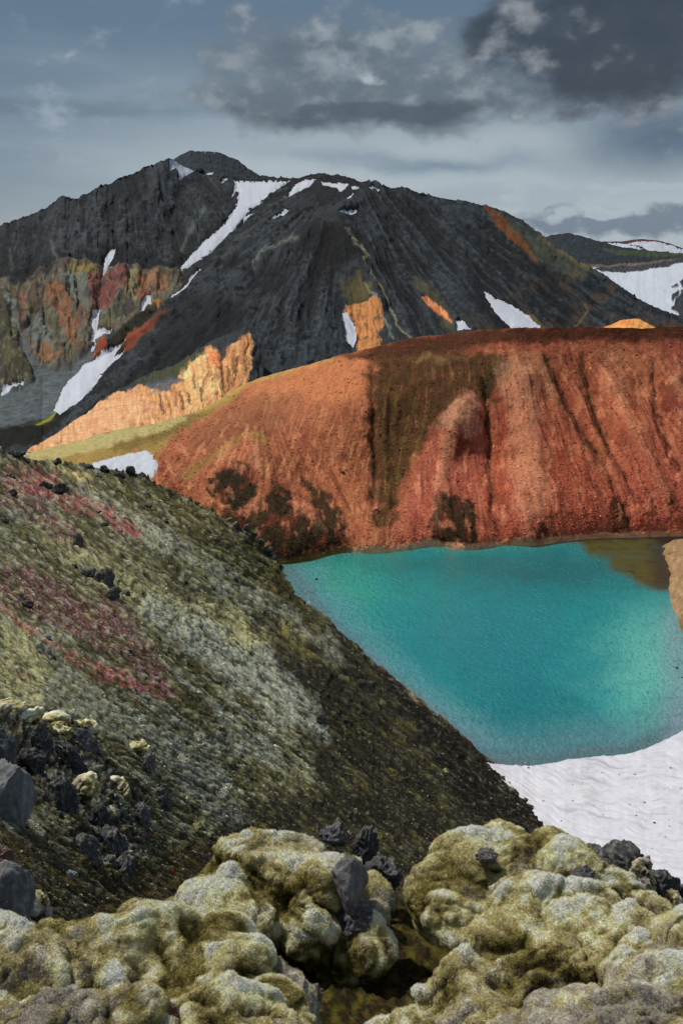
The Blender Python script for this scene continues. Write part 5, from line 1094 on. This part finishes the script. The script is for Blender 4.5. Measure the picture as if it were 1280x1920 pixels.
# single boulders on the slope
g_ = 'single dark boulders on the mossy slope'
BO = [(26, 853, 14, 14, 0, 'large black boulder at the very top left end of the slope crest', 0), (42, 851, 8, 7, 0, 'small black boulder right beside the large one at the crest end', 0), (108, 866, 8, 10, 0, 'pointed boulder on the crest above the pale moss patch', 0), (88, 912, 16, 12, -.3, 'brown-black boulder left of its twin near the crest', 0), (112, 922, 20, 15, -.7, 'long black boulder leaning down the red scree', 0),
      (196, 880, 12, 9, 0, 'black boulder on the crest left of the saddle snow', 0), (243, 882, 12, 10, 0, 'pointed boulder in front of the saddle snow', 0), (222, 892, 14, 8, 0, 'flat boulder under the pointed one by the saddle snow', 0), (166, 876, 14, 7, 0, 'low crag on the crest left of the saddle snow', 0), (268, 892, 9, 7, 0, 'small boulder at the right end of the saddle snow', 0), (185, 895, 9, 7, 0, 'small black stone below the crest crag', 0),
      (148, 1020, 11, 24, 0, 'tall black pillar of rock standing alone in the moss', 0), (195, 1092, 22, 32, .35, 'biggest craggy boulder in the middle of the upper slope', 0), (168, 1078, 18, 20, .1, 'lower left block beside the biggest craggy boulder', 0), (212, 1118, 12, 20, .5, 'lowest block of the big craggy boulder group', 0), (238, 1112, 9, 9, 0, 'small block right of the big craggy boulder group', 0), (140, 1062, 6, 6, 0, 'little black stone under the tall pillar', 0),
      (198, 984, 8, 7, 0, 'dark stone on the moss band below the crest', 0), (188, 960, 6, 5, 0, 'tiny dark stone above the moss band', 0), (275, 952, 16, 7, -.4, 'flat dark ledge rock right of the upper moss band', 0), (310, 978, 9, 8, -.4, 'dark ledge rock below the flat ledge', 0), (8, 978, 12, 10, 0, 'dark boulder cut by the left edge', 0), (20, 895, 10, 10, 0, 'grey boulder near the left edge above the red scree', 0), (22, 925, 12, 10, 0, 'grey-green boulder at the left edge in the red scree', 0),
      (50, 1135, 14, 12, -.5, 'grey boulder on the edge of the lower red scree', 0), (34, 1115, 12, 10, 0, 'moss-topped boulder left of the lower red scree', 1), (86, 1195, 12, 10, -.5, 'grey tilted rock plate between the red scree bands', 2), (75, 1214, 11, 16, .2, 'pale grey split block left of the lower scree band', 2), (90, 1222, 7, 14, .1, 'narrow right half of the pale split block', 2), (101, 1234, 6, 7, 0, 'small dark stone at the foot of the pale split block', 0),
      (462, 990, 8, 8, 0, 'blue-grey stone on top of the crest rocks above the lake', 0), (476, 1000, 9, 7, 0, 'mossy stone just below the blue-grey crest stone', 1), (490, 1016, 9, 7, 0, 'crest rock halfway down to the lake corner', 0), (504, 1030, 9, 8, 0, 'crest rock nearly above the lake corner', 0), (514, 1046, 9, 8, 0, 'lowest crest rock at the far corner of the lake', 0), (432, 974, 8, 5, 0, 'pale low stone on the crest above the dark red hollow', 1), (368, 944, 8, 5, 0, 'low stone on the crest below the saddle snow', 0),
      (600, 1352, 12, 16, .5, 'lone dark rock in the middle of the mossy slope', 0), (834, 1448, 8, 10, .5, 'dark stone with a yellow moss cap low on the slope', 1), (552, 1265, 8, 9, .4, 'dark stone on the pale moss band', 0), (455, 1062, 8, 7, 0, 'mossy stone under the crest near the lake', 1), (495, 1090, 6, 6, 0, 'small dark stone right of the mossy stone', 0), (370, 1552, 14, 10, 0, 'stone peeping out right above the middle moss mound', 1), (245, 1222, 6, 6, 0, 'small dark stone in the lower scree', 0)]
for i, (a, b, ru, rv, ro, lb, ty) in enumerate(BO):
    rock('boulder', lb, a, b, SD(a, b)*.995, ru*.85, rv*.85, rot=-ro, seed=80+i, col=((46, 44, 44), (54, 52, 48), (120, 122, 112))[ty], group=g_, cat='boulder', sub=5 if ru > 11 else 3, rough=.26 if ty < 2 else .08, top=(150, 142, 80) if ty == 1 else None, planes=9 if ty < 2 else 16)
# crags along the mountain crest and on the red face
def MD(u_, v_, sh=M): return float(sh.at(np.array([u_]), np.array([v_]))[2][0])
g_ = 'rock towers on the mountain skyline'
for i, (a, b, ru, rv, lb) in enumerate([(1000, 441, 3.2, 7, 'left tower of the twin rock towers on the right skyline'), (1007, 446, 3, 6, 'right tower of the twin rock towers on the right skyline'), (1019, 460, 5, 4, 'low crag below the twin rock towers'), (893, 394, 6, 8, 'square rock tower where the skyline turns orange'), (905, 397, 4, 6, 'rock tower right beside the square one'), (960, 413, 6, 5, 'flat-topped crag between the orange strip and the twin towers'), (968, 418, 3, 4, 'tiny crag at the right end of the flat-topped one'),
                                     (790, 366, 6, 5, 'low crag on the skyline right of the snow scraps'), (760, 359, 4, 4, 'smallest crag on the skyline right of the snow scraps'), (375, 321, 8, 6, 'black crag between the summit snow wedge and the snow scrap'), (812, 374, 4, 4, 'crag left of the square tower on the skyline')]):
    rock('rock_tower', lb, a, b, MD(a, b)*.996, ru, rv, seed=140+i, col=(30, 34, 40), group=g_, cat='rock tower', sub=3, rough=.3)
rock('boulder', 'black boulder stuck alone in the bright red scree', 642, 887, MD(642, 887, RR)*.996, 4, 4.5, seed=160, col=(40, 42, 48), sub=3, cat='boulder')
rock('boulder', 'white stone on the ochre saddle slope', 310, 823, MD(310, 823, RR)*.996, 4, 2.6, seed=161, col=(190, 190, 190), sub=3, cat='boulder', rough=.1)
rock('boulder', 'pinkish boulder at the foot of the dark vertical gully', 706, 955, MD(706, 955, RR)*.996, 6, 4, seed=162, col=(150, 100, 84), sub=3, cat='boulder', rough=.1)
for a, b, r_, lb in [(593, 1086, 3.2, 'small dark rock breaking the lake surface at the left'), (1268, 1252, 3, 'small dark rock in the shallows near the right edge'), (1277, 1270, 2, 'tiny dark rock in the shallows at the right edge')]:
    rock('lake_stone', lb, a, b, float(D_at(b, LAKE_Z+.05)), r_, r_*.7, seed=int(a), col=(30, 36, 36), sub=3, cat='stone')

# two cairn posts on the summit
for a, b, lb in [(385, 283, 'left of the two thin marker posts on the summit'), (402.5, 283, 'right of the two thin marker posts on the summit')]:
    sh = [q_ for q_ in [None]]; D_ = 1675.0; p0 = P(a, b+3, D_); w = .55
    bm = bmesh.new()
    for z0, z1, ww in ((-2, .8, 1.5), (.8, 4.2, .45)):
        r_ = bmesh.ops.create_cone(bm, cap_ends=True, segments=7, radius1=ww, radius2=ww*.6, depth=z1-z0)
        bmesh.ops.translate(bm, verts=r_['verts'], vec=(0, 0, (z0+z1)/2))
    me = bpy.data.meshes.new('marker_post'); bm.to_mesh(me); bm.free(); me.materials.append(MATS['plain_dark'] if 'plain_dark' in MATS else None)
    o = bpy.data.objects.new('marker_post', me); COL.objects.link(o); o.location = p0
    tag(o, lb, 'post', 'marker posts on the summit')

# pink flower on the dark ground right of the outcrop
def flower(a, b, lb, colr, size=1.0):
    D_ = SD(a, b)*.95; p0 = P(a, b, D_); q = D_/F
    root = bpy.data.objects.new('wild_flower', None); COL.objects.link(root); root.location = p0; tag(root, lb, 'flower', 'small flowers below the outcrop')
    def part(nm, V, Fc, cl):
        me = bpy.data.meshes.new(nm); me.from_pydata(V, [], Fc); me.update(); m = bpy.data.materials.new(nm); m.use_nodes = True
        bb = m.node_tree.nodes['Principled BSDF']; tn = m.node_tree.nodes.new('ShaderNodeTexNoise'); tn.inputs['Scale'].default_value = 60
        rp = m.node_tree.nodes.new('ShaderNodeMix'); rp.data_type = 'RGBA'; rp.inputs[6].default_value = tuple(A(*cl)*.8)+(1,); rp.inputs[7].default_value = tuple(np.minimum(A(*cl)*1.2, .9))+(1,)
        m.node_tree.links.new(tn.outputs[0], rp.inputs[0]); m.node_tree.links.new(rp.outputs[2], bb.inputs['Base Color']); me.materials.append(m)
        o = bpy.data.objects.new(nm, me); COL.objects.link(o); o.parent = root; o['kind'] = 'stuff'; return o
    r_ = np.random.default_rng(int(a)); V = []; Fc = []
    for k in range(16):
        c0 = np.array([r_.normal(0, 3.4), r_.normal(0, 1.5)-3, r_.normal(0, 4.5)])*q*size
        for t in range(5):
            an = t*1.2566+r_.uniform(0, 1); k0 = len(V); rr_ = 2.0*q*size
            d1 = np.array([math.cos(an), -.3, math.sin(an)]); d2 = np.array([math.cos(an+.7), -.3, math.sin(an+.7)])
            V += [tuple(c0), tuple(c0+d1*rr_), tuple(c0+(d1+d2)*rr_*.8), tuple(c0+d2*rr_)]; Fc.append((k0, k0+1, k0+2, k0+3))
    part('petals', V, Fc, colr)
    V = []; Fc = []
    for k in range(10):
        x, y = r_.normal(0, 3)*q*size, r_.normal(0, 1.5)*q*size; k0 = len(V); w = .5*q*size
        V += [(x-w, y, -12*q*size), (x+w, y, -12*q*size), (x*1.2+w, y-2*q, 2*q*size), (x*1.2-w, y-2*q, 2*q*size)]; Fc.append((k0, k0+1, k0+2, k0+3))
    part('stems', V, Fc, (70, 80, 40))
flower(279, 1565, 'pink-violet flower tuft below the grey block of the outcrop', (150, 92, 150), .7)
flower(324, 1632, 'red flower tuft above the long moss mound', (190, 80, 60), .8)

# ground far beyond, so that nothing ends in the air
G = np.array([(-9000, -2000, -112), (9000, -2000, -112), (9000, 14000, -112), (-9000, 14000, -112)], float)
n_ = 60; U, V = np.meshgrid(np.linspace(-9000, 9000, n_), np.linspace(-1500, 14000, n_)); Z_ = -112+fbm(U/900, V/900, 3)*10
o = link_mesh('valley_ground', np.stack([U.ravel(), V.ravel(), Z_.ravel()], -1), grid_faces(n_, n_), MATS['far_rock'], np.tile(A(70, 72, 66), (n_*n_, 1))); tag(o, kind='structure')
print('all', round(time.time()-T0, 1))
